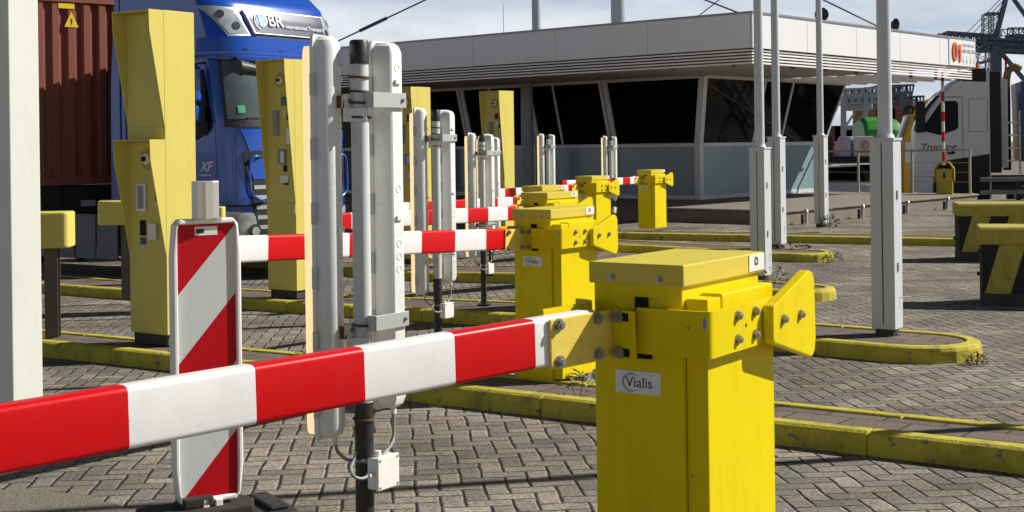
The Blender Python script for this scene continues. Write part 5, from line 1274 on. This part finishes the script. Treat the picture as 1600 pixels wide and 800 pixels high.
cpart('girder', lambda mb: sk(mb, (1527, 77), (1640, 80), 1.4, .7, -3)); cpart('girder', lambda mb: sk(mb, (1545, 68), (1640, 73), 1.4, 1.6, 3))
cpart('machinery_house', lambda mb: (sk(mb, (1578, 66), (1640, 68), 7, 3.4, 1),))
cpart('walkway', lambda mb: lattice(mb, rel(cp(1570, 50)), rel(cp(1640, 49)), 4, 1.6, 8, .16))
for x in (1541, 1556): cpart('mast_tower', lambda mb: lattice(mb, rel(cp(x, 60)), rel(cp(x, 22)), 1.6, 1.6, 9, .12), CRANEG)
cpart('tower_platform', lambda mb: mb.box(*[v for v in (rel(cp(1540, 22)).x, rel(cp(1558, 22)).x, -1.5, 1.5, rel(cp(1540, 24)).z, rel(cp(1540, 20)).z)]))
def band(mb):
    for k in range(2): mb.box(rel(cp(1557, 0)).x, rel(cp(1560, 0)).x, -4.95, -4.7, rel(cp(1557, 128 - 0 - k * 18)).z, rel(cp(1557, 110 - k * 18)).z, k)
mb = MB(); band(mb); mb.build('red_white_band', [WHT, RED], cr_)
cpart('stair_tower', lambda mb: (lattice(mb, rel(cp(1534, 222)), rel(cp(1534, 78)), 2.5, 2.5, 18, .16),), CRANEG)
cpart('outer_leg', lambda mb: (sk(mb, (1504, 224), (1525, 100), .9, .9, 14), sk(mb, (1525, 100), (1556, 92), .8, .8, 14)), CRANEG)
def far_crane(label, px0, px1, ytop, DD, r, m, deep=8):
    t = thing('gantry_crane', label, 'crane', (pt((px0 + px1) / 2, 220, DD).x, DD, -.85), 0, 'pale cranes far beyond the building')
    def R(px, py, dd=0): return pt(px, py, DD + dd) - t.location
    yb = 226
    for dd in (0, deep):
        for px in (px0, px1): mb = MB(); mb.bar(R(px, yb, dd), R(px, ytop, dd), r * 3, r * 3); mb.build('leg', m, t)
        mb = MB(); mb.bar(R(px0, yb - 26, dd), R(px1, yb - 26, dd), r * 2.4); mb.bar(R(px0, yb - 24, dd), R((px0 + px1) / 2, (ytop + yb) / 2 - 12, dd), r * 1.2); mb.build('brace', m, t)
    mb = MB(); a, b = R(px0 - 8, ytop, deep / 2), R(px1 + 10, ytop - 2, deep / 2); lattice(mb, a, b, deep, r * 9, 10, r * .9); mb.build('girder', m, t)
    mb = MB(); c = R((px0 + px1) / 2 + 4, ytop + 9, deep / 2); mb.box(c.x - r * 8, c.x + r * 8, c.y - 1.5, c.y + 1.5, c.z - r * 5, c.z + r * 5); mb.build('trolley', m, t)
far_crane('pale gantry crane seen under the roof end just right of the dark windows', 1318, 1352, 152, 190, .22, CRANEG)
far_crane('grey gantry crane between the nearest mast and the amber truck', 1368, 1408, 148, 240, .30, mat('mid_grey_crane', (.14, .15, .18), .7))
far_crane('second grey gantry crane, tangled with the one beside the amber truck', 1384, 1425, 165, 280, .34, MATS['mid_grey_crane'])
# container stacks far off, one thing per box
cols = [(.25, .05, .04), (.07, .12, .22), (.30, .30, .30), (.12, .06, .05), (.30, .14, .04), (.05, .12, .10)]
proto = None; words = ['maroon', 'navy', 'pale grey', 'brown', 'orange', 'dark green']
k = 0
for i, px in enumerate((1300, 1332, 1366, 1396, 1424)):
    for lv in range(3 if i in (2, 3) else 2):
        p = pt(px, 220, 210); ci = (i * 2 + lv * 3) % 6
        m = MB(); m.box(-3, 3, -1.2, 1.2, 0, 2.55)
        o = m.build('stacked_container', mat('stack_' + words[ci].replace(' ', '_'), cols[ci], .7), bevel=.02, seg=1)
        o.location = (p.x, 210, -.85 + 2.6 * lv)
        tag(o, f'{words[ci]} container {["at the foot", "in the middle", "on top"][lv]} of the far stack {["beside the dark window end", "behind the white emblem box", "behind the green tank", "behind the nearest mast", "behind the amber truck"][i]}', 'container', 'containers stacked far behind the trucks')
